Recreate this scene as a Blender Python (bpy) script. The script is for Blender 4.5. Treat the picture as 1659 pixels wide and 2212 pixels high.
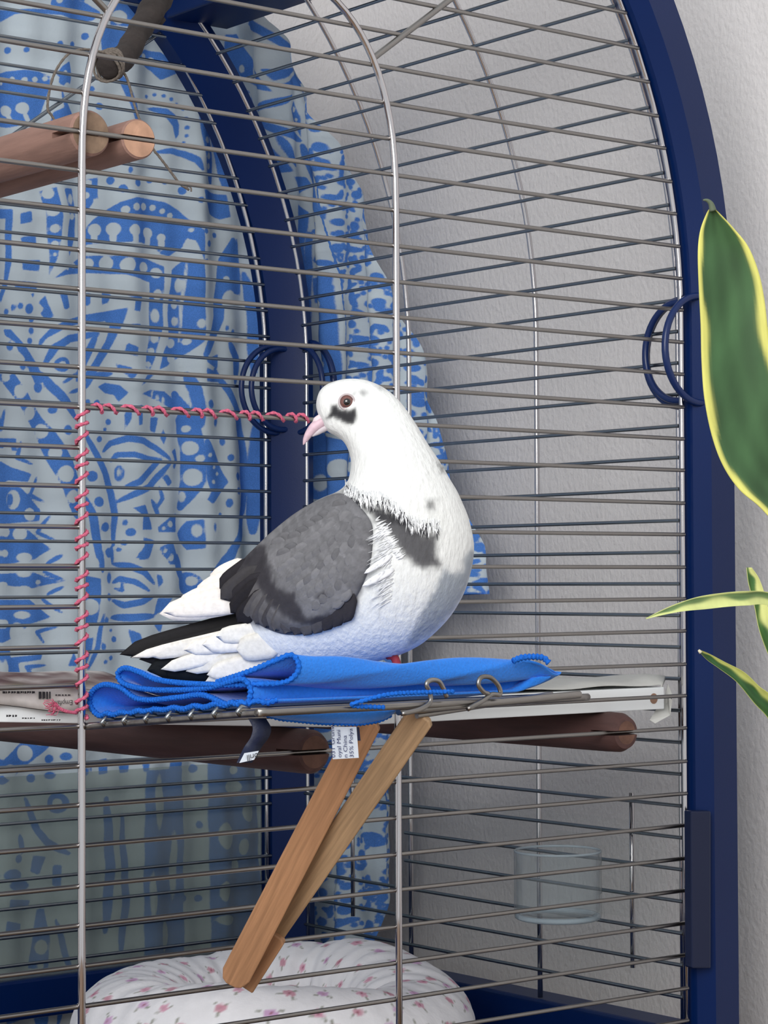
import bpy, math, random
import numpy as np
from mathutils import Vector, Matrix
from mathutils.geometry import delaunay_2d_cdt

# ------------------------------------------------------------------ camera, world, lights, exposure
scene = bpy.context.scene
for o in list(bpy.data.objects):
    bpy.data.objects.remove(o)
IW, IH, FPX = 1659.0, 2212.0, 4893.548
CAM = np.array([-1.1049, -1.5795, -0.2054])
yaw, pit, rol = .672922, .0307724, -.00396298
_f = np.array([math.sin(yaw)*math.cos(pit), math.cos(yaw)*math.cos(pit), math.sin(pit)])
_r = np.array([math.cos(yaw), -math.sin(yaw), 0.0])
_u = np.cross(_r, _f)
RIGHT = math.cos(rol)*_r + math.sin(rol)*_u
UP = -math.sin(rol)*_r + math.cos(rol)*_u
FWD = _f
cam = bpy.data.cameras.new('camera')
cam.sensor_fit = 'VERTICAL'
cam.sensor_height = 36.0
cam.lens = FPX/IH*36.0
cam.clip_start = .05
camo = bpy.data.objects.new('camera', cam)
scene.collection.objects.link(camo)
camo.matrix_world = Matrix(((RIGHT[0], UP[0], -FWD[0], CAM[0]), (RIGHT[1], UP[1], -FWD[1], CAM[1]),
                            (RIGHT[2], UP[2], -FWD[2], CAM[2]), (0, 0, 0, 1)))
scene.camera = camo
scene.view_settings.view_transform = 'Standard'
scene.view_settings.look = 'None'
scene.view_settings.gamma = 1.0
scene.view_settings.use_curve_mapping = False
scene.view_settings.exposure = 0.0
scene.cycles.transparent_max_bounces = 24

world = bpy.data.worlds.new('room_light')
scene.world = world
world.use_nodes = True
bg = world.node_tree.nodes['Background']
bg.inputs[0].default_value = (.95, .98, 1.0, 1)
bg.inputs[1].default_value = 0.78

def area(name, loc, target, sx, sy, power, col):
    l = bpy.data.lights.new(name, 'AREA')
    l.shape = 'RECTANGLE'; l.size = sx; l.size_y = sy; l.energy = power; l.color = col
    o = bpy.data.objects.new(name, l)
    scene.collection.objects.link(o)
    o.location = loc
    d = Vector(target) - Vector(loc)
    o.rotation_euler = d.to_track_quat('-Z', 'Y').to_euler()
    return o
# daylight from a room window to the left behind the photographer, about three metres from the cage
area('window_left_offscreen', (-2.55, -2.05, .95), (.2, .1, -.05), 1.9, 1.6, 92, (1.0, .985, .96))

# ------------------------------------------------------------------ helpers
def onY(x, y, Y):
    d = FWD + (x-IW/2)/FPX*RIGHT - (y-IH/2)/FPX*UP
    return CAM + (Y-CAM[1])/d[1]*d
def onX(x, y, X):
    d = FWD + (x-IW/2)/FPX*RIGHT - (y-IH/2)/FPX*UP
    return CAM + (X-CAM[0])/d[0]*d
def onZ(x, y, Z):
    d = FWD + (x-IW/2)/FPX*RIGHT - (y-IH/2)/FPX*UP
    return CAM + (Z-CAM[2])/d[2]*d
def atD(x, y, D):
    return CAM + D*(FWD + (x-IW/2)/FPX*RIGHT - (y-IH/2)/FPX*UP)
def topx(P):
    q = np.asarray(P) - CAM
    z = q @ FWD
    return IW/2 + FPX*(q @ RIGHT)/z, IH/2 - FPX*(q @ UP)/z

def srgb(r, g, b):
    def c(v):
        v /= 255.0
        return v/12.92 if v <= .04045 else ((v+.055)/1.055)**2.4
    return (c(r), c(g), c(b), 1.0)
def srgb_np(a):
    a = np.asarray(a, float)/255.0
    return np.where(a <= .04045, a/12.92, ((a+.055)/1.055)**2.4)

LOC = {}
def link(o, parent=None):
    scene.collection.objects.link(o)
    if parent is not None:
        o.parent = parent
        l = LOC.get(parent.name)
        if l is not None:
            o.matrix_parent_inverse = Matrix.Translation(Vector(l)).inverted()
    return o
def thing(name, label, cat, loc, group=None):
    o = bpy.data.objects.new(name, None)
    o.empty_display_size = .03
    scene.collection.objects.link(o)
    o.location = loc
    LOC[o.name] = tuple(loc)
    o['label'] = label; o['category'] = cat
    if group: o['group'] = group
    return o
def tag(o, label, cat, group=None):
    o['label'] = label; o['category'] = cat
    if group: o['group'] = group
    return o
def mesh(name, V, F, smooth=True):
    V = np.asarray(V, dtype=np.float32)
    me = bpy.data.meshes.new(name)
    if isinstance(F, np.ndarray):
        n, k = F.shape
        me.vertices.add(len(V)); me.vertices.foreach_set('co', V.ravel())
        me.loops.add(n*k); me.loops.foreach_set('vertex_index', F.astype(np.int32).ravel())
        me.polygons.add(n)
        me.polygons.foreach_set('loop_start', np.arange(0, n*k, k, dtype=np.int32))
        me.update(calc_edges=True)
    else:
        me.from_pydata(V.tolist(), [], F)
        me.update()
    me.validate()
    if smooth:
        me.polygons.foreach_set('use_smooth', [True]*len(me.polygons))
    return me
def obj(name, V, F, mat, parent=None, smooth=True, base=False):
    V = np.asarray(V, float)
    off = np.zeros(3)
    if base:
        off = np.array([(V[:, 0].min()+V[:, 0].max())/2, (V[:, 1].min()+V[:, 1].max())/2, V[:, 2].min()])
        V = V-off
    me = mesh(name, V, F, smooth)
    if mat: me.materials.append(mat)
    o = bpy.data.objects.new(name, me)
    link(o, parent)
    if base:
        o.location = off
        LOC[o.name] = tuple(off)
    return o
def colattr(o, rgb, name='Col'):
    me = o.data
    a = me.color_attributes.new(name, 'FLOAT_COLOR', 'POINT')
    c = np.ones((len(me.vertices), 4), np.float32); c[:, :3] = rgb
    a.data.foreach_set('color', c.ravel())
def fattr(o, val, name):
    a = o.data.attributes.new(name, 'FLOAT', 'POINT')
    a.data.foreach_set('value', np.asarray(val, np.float32))
def join(parts):
    V, F, n = [], [], 0
    for v, f in parts:
        v = np.asarray(v, float)
        V.append(v); F += [tuple(int(i)+n for i in q) for q in f]; n += len(v)
    return np.concatenate(V), F
def smooth_path(P, n, closed=False):
    P = np.asarray(P, float)
    m = len(P)
    if closed:
        Q = np.vstack([P[-1:], P, P[:2]]); segs = m
    else:
        Q = np.vstack([2*P[0]-P[1], P, 2*P[-1]-P[-2]]); segs = m-1
    out = []
    for i in range(segs):
        p0, p1, p2, p3 = Q[i], Q[i+1], Q[i+2], Q[i+3]
        for t in np.linspace(0, 1, n, endpoint=False):
            out.append(.5*((2*p1)+(-p0+p2)*t+(2*p0-5*p1+4*p2-p3)*t*t+(-p0+3*p1-3*p2+p3)*t**3))
    if not closed: out.append(P[-1])
    return np.array(out)
def tube(P, r, n=8, closed=False, cap=True, flat=None):
    P = np.asarray(P, float); m = len(P)
    rr = np.full(m, r) if np.isscalar(r) else np.asarray(r, float)
    T = np.roll(P, -1, 0)-np.roll(P, 1, 0)
    if not closed:
        T[0] = P[1]-P[0]; T[-1] = P[-1]-P[-2]
    T /= np.linalg.norm(T, axis=1)[:, None]+1e-12
    a = np.array([0, 0, 1.0]) if abs(T[0][2]) < .9 else np.array([1.0, 0, 0])
    N = np.cross(T[0], a); N /= np.linalg.norm(N)
    V = []
    ang = np.arange(n)*2*math.pi/n
    for i in range(m):
        N = N-T[i]*(N @ T[i]); N /= np.linalg.norm(N)
        B = np.cross(T[i], N)
        fl = 1.0 if flat is None else flat
        V.append(P[i]+rr[i]*(np.cos(ang)[:, None]*N+fl*np.sin(ang)[:, None]*B))
    V = np.concatenate(V)
    F = []
    for i in range(m if closed else m-1):
        j = (i+1) % m
        for k in range(n):
            l = (k+1) % n
            F.append((i*n+k, i*n+l, j*n+l, j*n+k))
    if cap and not closed:
        F.append(tuple(range(n-1, -1, -1)))
        F.append(tuple((m-1)*n+k for k in range(n)))
    return V, F
def box(c0, c1):
    x0, y0, z0 = c0; x1, y1, z1 = c1
    V = [(x0, y0, z0), (x1, y0, z0), (x1, y1, z0), (x0, y1, z0), (x0, y0, z1), (x1, y0, z1), (x1, y1, z1), (x0, y1, z1)]
    return V, [(0, 3, 2, 1), (4, 5, 6, 7), (0, 1, 5, 4), (1, 2, 6, 5), (2, 3, 7, 6), (3, 0, 4, 7)]
def bevel(o, w=.002, seg=2):
    m = o.modifiers.new('bevel', 'BEVEL'); m.width = w; m.segments = seg; m.limit_method = 'ANGLE'
    return o
def prism(poly, thick_vec):
    poly = np.asarray(poly, float); n = len(poly)
    V = np.vstack([poly, poly+np.asarray(thick_vec)])
    F = [tuple(range(n-1, -1, -1)), tuple(range(n, 2*n))]
    F += [(i, (i+1) % n, n+(i+1) % n, n+i) for i in range(n)]
    return V, F
def rnoise(x, y, seed=0):
    """cheap smooth value noise for numpy arrays, about -1..1"""
    s = seed*17.13
    return (np.sin(x*1.0+s+1.7*np.sin(y*.83+s))+np.sin(y*1.27-s+1.3*np.sin(x*.71+2*s))+np.sin((x+y)*.61+3*s))/3

# ------------------------------------------------------------------ materials
def M(name, col, rough=.5, metal=0.0, noise=None, bump=None, stretch=(1, 1, 1), attr=None, attr_mul=None, spec=.5, sheen=0, coat=0, trans=0, alpha=1, ior=1.45):
    m = bpy.data.materials.new(name)
    m.use_nodes = True
    nt = m.node_tree; N = nt.nodes; L = nt.links
    b = N['Principled BSDF']
    b.inputs['Base Color'].default_value = col
    b.inputs['Roughness'].default_value = rough
    b.inputs['Metallic'].default_value = metal
    b.inputs['Specular IOR Level'].default_value = spec
    b.inputs['IOR'].default_value = ior
    if sheen: b.inputs['Sheen Weight'].default_value = sheen
    if coat: b.inputs['Coat Weight'].default_value = coat
    if trans: b.inputs['Transmission Weight'].default_value = trans
    if alpha < 1: b.inputs['Alpha'].default_value = alpha
    tc = N.new('ShaderNodeTexCoord'); mp = N.new('ShaderNodeMapping')
    mp.inputs['Scale'].default_value = stretch
    L.new(tc.outputs['Object'], mp.inputs['Vector'])
    src = None
    if attr:
        a = N.new('ShaderNodeAttribute'); a.attribute_name = attr
        src = a.outputs['Color']
    if noise:
        sc, amt, det = noise[:3]
        n = N.new('ShaderNodeTexNoise'); n.inputs['Scale'].default_value = sc; n.inputs['Detail'].default_value = det
        L.new(mp.outputs['Vector'], n.inputs['Vector'])
        mr = N.new('ShaderNodeMapRange')
        mr.inputs['From Min'].default_value = .3; mr.inputs['From Max'].default_value = .7
        mr.inputs['To Min'].default_value = 1-amt; mr.inputs['To Max'].default_value = 1+amt
        L.new(n.outputs['Fac'], mr.inputs['Value'])
        mx = N.new('ShaderNodeVectorMath'); mx.operation = 'SCALE'
        if src is None: mx.inputs[0].default_value = col[:3]
        else: L.new(src, mx.inputs[0])
        L.new(mr.outputs['Result'], mx.inputs['Scale'])
        src = mx.outputs['Vector']
    if src is not None: L.new(src, b.inputs['Base Color'])
    if bump:
        sc, st, det = bump[:3]
        n = N.new('ShaderNodeTexNoise'); n.inputs['Scale'].default_value = sc; n.inputs['Detail'].default_value = det
        L.new(mp.outputs['Vector'], n.inputs['Vector'])
        bp = N.new('ShaderNodeBump'); bp.inputs['Strength'].default_value = st; bp.inputs['Distance'].default_value = bump[3] if len(bump) > 3 else .002
        L.new(n.outputs['Fac'], bp.inputs['Height'])
        L.new(bp.outputs['Normal'], b.inputs['Normal'])
    return m

MAT = {}
MAT['wall'] = M('wall_plaster', srgb(216, 213, 213), .9, noise=(3, .03, 2), bump=(190, .42, 4, .004), stretch=(1, 1, .7))
MAT['floor'] = M('floor_wood', srgb(120, 92, 66), .5, noise=(6, .2, 3), stretch=(1, 8, 1))
MAT['chrome'] = M('chrome_rod', (.58, .56, .575, 1), .14, 1.0)
MAT['wire'] = M('worn_wire', (.29, .277, .265, 1), .34, 1.0, noise=(90, .28, 3), stretch=(.15, 1, 1))
MAT['wire_back'] = M('bare_wire', (.27, .295, .32, 1), .28, 1.0, noise=(60, .15, 2))
MAT['blue'] = M('navy_paint', srgb(2, 31, 82), .38, noise=(5, .08, 3), bump=(600, .05, 2, .001), spec=.24)
MAT['hoop'] = M('navy_plastic', srgb(14, 38, 88), .3)
MAT['cap'] = M('dark_weld', srgb(38, 34, 34), .6)
MAT['tray'] = M('tray_plastic', srgb(20, 45, 100), .45)

# ------------------------------------------------------------------ room shell
def struct(name, V, F, mat, smooth=False):
    o = obj(name, V, F, mat, smooth=smooth)
    o['kind'] = 'structure'
    return o
FLOORZ = -1.20
WX, WY = .725, .805
struct('wall_right', *box((WX, -2.6, FLOORZ), (WX+.1, WY+.1, 1.55)), MAT['wall'])
struct('wall_back', *box((-2.6, WY, FLOORZ), (WX, WY+.1, 1.55)), MAT['wall'])
struct('floor', *box((-3.0, -3.2, FLOORZ-.05), (WX+.1, WY+.1, FLOORZ)), MAT['floor'])
sk = M('skirting_paint', srgb(225, 222, 216), .5)
struct('baseboard_right', *box((WX-.014, -2.6, FLOORZ), (WX, WY, FLOORZ+.07)), sk)
struct('baseboard_back', *box((-2.6, WY-.014, FLOORZ), (WX-.014, WY, FLOORZ+.07)), sk)

# ------------------------------------------------------------------ bird cage
S = .032                       # wire pitch
XC, HW, FH = .0025, .5585, .533  # centre, half width of side wall plane, half width of end panels
Z0, RA = .06, .60              # arch start height, arch radius
YB = .70                       # back panel plane
ZBOT = -.66
def drop(z):
    d = np.clip(np.asarray(z, float)-Z0, 0, RA*.999)
    return RA-np.sqrt(RA*RA-d*d)
def wall_x(z): return XC+HW-drop(z)
cage = thing('bird_cage', 'tall arched bird cage with dark blue posts and bare metal wires', 'bird cage', (XC, .35, FLOORZ))

def arch_pts(half, z_low, z_high=None, x_stop=0.0, n=26):
    """right-hand profile, bottom to top, as (x offset from centre, z, normal x, normal z)"""
    out = [(half, z, 1.0, 0.0) for z in np.linspace(z_low, Z0, 5)[:-1]]
    cx = half-RA
    amax = math.acos(max(-1, min(1, (x_stop-cx)/RA)))
    if z_high is not None: amax = min(amax, math.asin(min(1, (z_high-Z0)/RA)))
    for a in np.linspace(0, amax, n):
        out.append((cx+RA*math.cos(a), Z0+RA*math.sin(a), math.cos(a), math.sin(a)))
    return out

def sweep_post(poly, side, z_low):
    """poly: list of (n, Y) in outline order; n measured outward from the side-wall plane"""
    prof = arch_pts(HW, z_low, n=30)
    V, F = [], []
    k = len(poly)
    for (x, z, nx, nz) in prof:
        for (n, Y) in poly:
            V.append((XC+side*(x+nx*n), Y, z+nz*n))
    m = len(prof)
    for i in range(m-1):
        for j in range(k):
            l = (j+1) % k
            q = (i*k+j, i*k+l, (i+1)*k+l, (i+1)*k+j)
            F.append(q if side > 0 else q[::-1])
    F.append(tuple(range(k)) if side < 0 else tuple(range(k-1, -1, -1)))
    F.append(tuple((m-1)*k+j for j in (range(k) if side > 0 else range(k-1, -1, -1))))
    return V, F
front_poly = [(-.0205, .006), (-.0205, -.009), (-.006, -.0205), (.0385, -.010), (.0385, .034), (0.002, .034), (-.010, .018)]
back_poly = [(-.0305, YB-.004), (-.0305, YB+.020), (.012, YB+.020), (.012, YB-.034), (.001, YB-.040), (-.0135, YB-.027)][::-1]
for side in (1, -1):
    for poly in (front_poly, back_poly):
        o = obj('post', *sweep_post(poly, side, FLOORZ), MAT['blue'], cage, smooth=True)
        o.data.set_sharp_from_angle(angle=.42)

# shared unit wire (axis X, length 1, radius 1), many objects use it
uv, uf = tube([(0, 0, 0), (1, 0, 0)], 1.0, 10)
WIRE = {}
def wire(p0, p1, r, mat, parent, name='wire', bend=0.0):
    p0 = Vector([float(v) for v in p0]); p1 = Vector([float(v) for v in p1])
    if mat not in WIRE:
        WIRE[mat] = mesh('wire', uv, uf, True)
        WIRE[mat].materials.append(MAT[mat])
        WIRE[mat].set_sharp_from_angle(angle=1.0)
    o = bpy.data.objects.new(name, WIRE[mat])
    link(o, parent)
    d = p1-p0
    o.location = p0
    o.rotation_euler = d.to_track_quat('X', 'Z').to_euler()
    o.scale = (d.length, r, r)
    return o
RW, RR, RD = .0020, .0029, .0032

def panel_rod(half, Y, r, name):
    pts = arch_pts(half, ZBOT, n=34)
    path = [(XC+x, Y, z) for x, z, _, _ in pts] + [(XC-x, Y, z) for x, z, _, _ in pts[::-1][1:]]
    return obj(name, *tube(path, r, 10), MAT['chrome'], cage)
front = panel_rod(FH-.001, 0.0, RR, 'front_panel')
back = panel_rod(FH-.010, YB, RR, 'back_panel')

# front wires: three runs per row where the door is, open hatch between rows 2 and 10
DL, DR = -.1600, .1655
def door_half(z):
    zz = np.clip((np.asarray(z)-.13)/.20, 0, 1)
    return .1628*(1-zz**2.5)**(1/2.5)
rng = random.Random(5)
for k in range(-18, 21):
    z = -k*S
    if z > Z0+RA-.03: continue
    xe = FH-.001-float(drop(z))
    j = rng.uniform(-.0006, .0006)
    xl, xr = XC-xe, XC+xe
    if z > .33:
        wire((xl, -.002, z+j), (xr, -.002, z+j), RW, 'wire', front)
        continue
    h = float(door_half(z))
    wire((xl, -.002, z+j), (XC-h, -.002, z+j), RW, 'wire', front)
    wire((XC+h, -.002, z+j*.5), (xr, -.002, z-j), RW, 'wire', front)
    if not 3 <= k <= 9:
        wire((XC-h, -.002, z), (XC+h, -.002, z+j*.3), RW, 'wire', front)
# door arch with its two radial struts
path = [(XC-.1628, -.0045, z) for z in np.linspace(ZBOT, .13, 6)[:-1]]
for t in np.linspace(0, math.pi, 41):
    c, s_ = math.cos(t), math.sin(t)
    path.append((XC-.1628*math.copysign(abs(c)**.8, c), -.0045, .13+.20*abs(s_)**.8))
path += [(XC+.1628, -.0045, z) for z in np.linspace(.13, ZBOT, 6)[1:]]
door = obj('door_frame', *tube(path, RD, 12), MAT['chrome'], cage)
for sgn in (-1, 1):
    a = (XC+sgn*.1375, -.003, .2610); b = (XC+sgn*.345, -.003, .415)
    wire(a, b, .0029, 'wire', front, 'strut')
wire(onY(20, 297, YB), onY(345, 72, YB), .0024, 'wire_back', back, 'strut')

# back wires
for k in range(-21, 19):
    if k == -16: continue
    z = k*S+.0025
    if z > Z0+RA-.03: continue
    xe = FH-.010-float(drop(z))
    wire((XC-xe-.003, YB-.003, z), (XC+xe+.004, YB-.003, z), RW, 'wire_back', back)

# side walls: uprights follow the arch, wires run front to back
UPY = [.030, .243, .463, .663]
ztop = .452
for side in (1, -1):
    parts = []
    for Yv in UPY:
        pts = [(XC+side*x, Yv, z) for x, z, _, _ in arch_pts(HW, ZBOT+.005, z_high=.60)]
        parts.append(tube(pts, RR, 10))
    for Yv in ((.1025, .5745) if side > 0 else ()):
        parts.append(tube([(XC+HW+.001, Yv, -.605), (XC+HW+.001, Yv, -.425)], .0026, 10))
    panel = obj('side_panel', *join(parts), MAT['chrome'], cage)
    for k in range(-13, 22):
        z = .0474-k*S
        if z > ztop or z < ZBOT: continue
        x = XC+side*(HW-float(drop(z))-.003)
        if side > 0 and k in (17, 18):
            wire((x, .024, z), (x, .470, z), RW, 'wire_back', panel)
            continue
        wire((x, .024, z), (x, .672, z), RW, 'wire_back', panel)
# dark weld balls where the side wires end on the front upright
parts = []
for k in range(-12, 22):
    z = .0474-k*S
    x = wall_x(z)-.003
    parts.append(tube([(x, .0195, z), (x, .0235, z), (x, .0275, z)], [.0008, .0026, .0018], 8))
o = obj('wire_tips', *join(parts), MAT['cap'], cage); o['kind'] = 'stuff'

# rails, tray, roof beams
def cbox(name, a, b, mat=None, parent=cage, w=.003):
    return bevel(obj(name, *box(a, b), mat or MAT['blue'], parent, smooth=False), w)
xa, xb = XC-HW, XC+HW
cbox('rail', (xa+.02, YB-.006, -.700), (xb-.02, YB+.020, -.655))
cbox('rail', (xa+.02, -.016, -.712), (xb-.02, .006, -.668))
cbox('rail', (xb-.006, .02, -.700), (xb+.036, YB-.02, -.656))
cbox('rail', (xa-.036, .02, -.700), (xa+.006, YB-.02, -.656))
cbox('tray', (xa+.0, .004, -.755), (xb-.0, YB-.012, -.722), MAT['tray'])
for sgn in (1, -1):
    x0, x1 = sorted((XC+sgn*.356, XC+sgn*.4455))
    cbox('roof_beam', (x0, .03, .464), (x1, YB-.03, .494))
# bracket plate on the front right post
pl = [onY(1493, 1752, -.024), onY(1536, 1752, -.026), onY(1536, 2092, -.026), onY(1495, 2092, -.024)]
o = obj('bracket', *prism(pl, (0.002, .012, 0)), M('bracket_plastic', srgb(10, 24, 58), .4), cage, smooth=False)
bevel(o, .0015)
# round clip hoops on the posts
def hoop(c, axis, R=.0535, r=.0036):
    pts = []
    for t in np.linspace(-math.pi/2-.25, math.pi/2+.25, 30):
        pts.append(np.array(c)+R*(math.cos(t)*np.array(axis)*.93+math.sin(t)*np.array((0, 0, 1.0))))
    return obj('clip_hoop', *tube(pts, r, 10), MAT['hoop'], cage)
zc = float(onY(1500, 755, -.01)[2])
hoop((XC+FH+.012, -.0135, zc), (-1, 0, 0))
hoop((XC+HW-.004, .022, zc), (0, 1, 0), r=.0042)
hoop((XC+HW-.012, .018, zc+.001), (0, 1, 0), R=.050)
zc2 = float(onY(600, 840, .68)[2])
hoop((XC+FH-.004, YB-.010, zc2), (-1, 0, 0))
hoop((XC+FH+.002, YB-.018, zc2), (-1, 0, 0), R=.050)
hoop((XC+HW-.006, YB-.028, zc2), (0, -1, 0))
hoop((XC+HW+.008, YB-.030, zc2+.002), (0, -1, 0), R=.056, r=.0042)

# clear splash panes behind the lower wires
def pane_mat(name, tint, fac, refl, veil=(150, 158, 160)):
    m = bpy.data.materials.new(name); m.use_nodes = True
    nt = m.node_tree; N = nt.nodes; L = nt.links
    out = N['Material Output']; N.remove(N['Principled BSDF'])
    t = N.new('ShaderNodeBsdfTransparent'); t.inputs[0].default_value = tint
    d = N.new('ShaderNodeBsdfDiffuse'); d.inputs[0].default_value = srgb(*veil)
    g = N.new('ShaderNodeBsdfGlossy'); g.inputs['Roughness'].default_value = .12
    a = N.new('ShaderNodeMixShader'); b = N.new('ShaderNodeMixShader')
    tc = N.new('ShaderNodeTexCoord'); n = N.new('ShaderNodeTexNoise'); n.inputs['Scale'].default_value = 9; n.inputs['Detail'].default_value = 4
    mr = N.new('ShaderNodeMapRange'); mr.inputs['To Min'].default_value = fac*.6; mr.inputs['To Max'].default_value = fac*1.4
    L.new(tc.outputs['Object'], n.inputs['Vector']); L.new(n.outputs['Fac'], mr.inputs['Value'])
    L.new(mr.outputs['Result'], a.inputs[0])
    L.new(t.outputs[0], a.inputs[1]); L.new(d.outputs[0], a.inputs[2])
    fr = N.new('ShaderNodeMath'); fr.operation = 'POWER'; fr.inputs[1].default_value = 3.0
    lw = N.new('ShaderNodeLayerWeight'); lw.inputs[0].default_value = .5; L.new(lw.outputs['Facing'], fr.inputs[0])
    mu = N.new('ShaderNodeMath'); mu.operation = 'MULTIPLY'; mu.inputs[1].default_value = refl*.3; mu.use_clamp = True
    L.new(fr.outputs[0], mu.inputs[0]); L.new(mu.outputs[0], b.inputs[0])
    L.new(a.outputs[0], b.inputs[1]); L.new(g.outputs[0], b.inputs[2]); L.new(b.outputs[0], out.inputs[0])
    return m
PANE = pane_mat('cloudy_acrylic', (.90, .92, .89, 1), .22, 1.0)
PANE2 = pane_mat('clear_acrylic', (.988, .992, .99, 1), .012, .5)
o = obj('splash_pane', *box((xa+.045, YB+.0045, -.668), (xb-.040, YB+.0075, -.4255)), PANE, cage, smooth=False)
o['label'] = 'cloudy see-through acrylic splash pane'
o = obj('splash_pane', *box((XC+HW-.0085, .045, -.660), (XC+HW-.006, .655, -.452)), PANE2, cage, smooth=False)

# drop-down hatch that makes the landing shelf, with its hooks
TH = math.radians(5.0)
def hatch(x, t):   # t metres outward from the hinge
    return np.array([x, -.004-t*math.cos(TH), -.3205+t*math.sin(TH)])
HT = .246
xl, xr = DL+.004, DR-.004
loop = [hatch(xl, 0), hatch(xl, .05), hatch(xl, HT-.02), hatch(xl+.006, HT-.006), hatch(xl+.02, HT), hatch(xr-.02, HT), hatch(xr-.006, HT-.006), hatch(xr, HT-.02), hatch(xr, .05), hatch(xr, 0)]
hf = obj('hatch', *tube(smooth_path(loop, 6), .0030, 10), MAT['wire'], cage)
for i in range(1, 8):
    t = i*S*.98
    wire(hatch(xl-.003, t)+np.array((0, 0, .003)), hatch(xr+.003, t)+np.array((0, 0, .003)), RW, 'wire', hf)
    obj('wire_loop', *tube([hatch(xl-.002, t)+np.array((0, 0, -.001)), hatch(xl-.0045, t)+np.array((0, 0, .002)), hatch(xl-.001, t)+np.array((0, 0, .0055)), hatch(xl+.006, t)+np.array((0, 0, .004))], .0019, 8), MAT['wire_back'], hf)
def pxtube(name, pts, Y, r, mat, parent, n=5, seg=10):
    return obj(name, *tube(smooth_path([onY(x, y, Y+(yy[0] if yy else 0)) for x, y, *yy in pts], n), r, seg), mat, parent)
YH = float(hatch(0, HT)[1])
pxtube('hook', [(868, 1542), (905, 1533), (928, 1518), (929, 1498), (921, 1478), (932, 1469), (948, 1472), (958, 1488), (965, 1506)], YH-.006, .0019, MAT['wire'], hf)
pxtube('hook', [(1010, 1532), (1042, 1514), (1062, 1500), (1080, 1500), (1077, 1482), (1060, 1464), (1040, 1463), (1033, 1478), (1044, 1494), (1056, 1499)], YH-.006, .0019, MAT['wire'], hf)
wire(onY(860, 1537, YH+.002), onY(1252, 1500, YH-.004), .0031, 'wire', hf, 'hinge_rod')
wire(onY(900, 1546, YH+.004), onY(1192, 1500, YH+.006), .0024, 'wire', hf, 'hinge_rod')

# ------------------------------------------------------------------ printed cloth hanging behind and beside the cage
def sd_ellipse(x, y, cx, cy, rx, ry):
    k = np.sqrt(((x-cx)/rx)**2+((y-cy)/ry)**2)
    return (k-1)*min(rx, ry)
def sd_stroke(x, y, pts, w):
    best = np.full(x.shape, 1e9)
    n = len(pts)
    for i in range(n-1):
        (x0, y0), (x1, y1) = pts[i], pts[i+1]
        dx, dy = x1-x0, y1-y0
        t = np.clip(((x-x0)*dx+(y-y0)*dy)/(dx*dx+dy*dy+1e-9), 0, 1)
        tt = (i+t)/(n-1)
        ww = w/2*(1-.55*np.abs(2*tt-1)**3)
        best = np.minimum(best, np.hypot(x-x0-t*dx, y-y0-t*dy)-ww)
    return best
def sd_poly(x, y, P):
    d = np.full(x.shape, 1e18); s = np.ones(x.shape)
    n = len(P)
    for i in range(n):
        (xi, yi), (xj, yj) = P[i], P[i-1]
        ex, ey = xj-xi, yj-yi
        wx, wy = x-xi, y-yi
        t = np.clip((wx*ex+wy*ey)/(ex*ex+ey*ey+1e-9), 0, 1)
        d = np.minimum(d, (wx-ex*t)**2+(wy-ey*t)**2)
        c1 = y >= yi; c2 = y < yj; c3 = ex*wy > ey*wx
        flip = (c1 & c2 & c3) | (~c1 & ~c2 & ~c3)
        s = np.where(flip, -s, s)
    return s*np.sqrt(d)
OPS = []
class Zone:
    def __init__(s, ox, oy, sc): s.o = (ox, oy); s.s = sc
    def m(s, P): return [(s.o[0]+x/s.s, s.o[1]+y/s.s) for x, y in P]
    def b(s, *P): OPS.append((1, 'p', s.m(P)))
    def k(s, w, *P): OPS.append((1, 'k', s.m(P), w/s.s))
    def wk(s, w, *P): OPS.append((-1, 'k', s.m(P), w/s.s))
    def d(s, *C):
        for c in C: s._e(1, c)
    def w(s, *C):
        for c in C: s._e(-1, c)
    def _e(s, sg, c):
        rx = c[2]/s.s; ry = (c[3] if len(c) > 3 else c[2])/s.s
        OPS.append((sg, 'e', (s.o[0]+c[0]/s.s, s.o[1]+c[1]/s.s), rx, ry))
z = Zone(0, 0, 2.9625)
z.b((320, 0), (550, 0), (650, 80), (600, 130), (500, 135), (380, 100), (240, 85), (110, 85), (0, 145), (0, 60), (120, 55), (320, 60)); z.w((370, 5, 20))
z.b((790, 0), (930, 60), (900, 130), (850, 180), (700, 160), (720, 80), (690, 20)); z.b((640, 240), (660, 170), (860, 190), (830, 260), (750, 340), (690, 340), (650, 320)); z.w((760, 110, 45))
z.d((68, 315, 22), (170, 318, 18), (372, 285, 20), (468, 283, 20), (555, 228, 23), (592, 568, 20), (637, 680, 24))
z.b((0, 470), (60, 450), (160, 445), (250, 460), (310, 490), (310, 560), (290, 640), (260, 720), (200, 790), (60, 815), (0, 810))
z.w((92, 500, 15), (158, 510, 18), (220, 510, 18), (282, 505, 17), (20, 530, 12), (52, 705, 36), (148, 690, 38)); z.wk(28, (60, 730), (85, 785)); z.wk(28, (155, 720), (178, 790))
z.b((445, 390), (450, 480), (440, 540), (400, 560), (360, 540), (345, 480), (380, 430)); z.w((402, 470, 15), (348, 505, 14), (415, 555, 22))
z.b((370, 560), (400, 620), (470, 740), (400, 790), (310, 790), (330, 720), (400, 690), (380, 620))
z.k(45, (760, 480), (800, 560), (840, 660), (860, 780))
z.b((880, 350), (940, 310), (1040, 330), (1110, 400), (1130, 470), (1040, 510), (985, 450), (880, 390)); z.w((928, 358, 20), (985, 380, 20), (1040, 405, 22))
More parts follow.
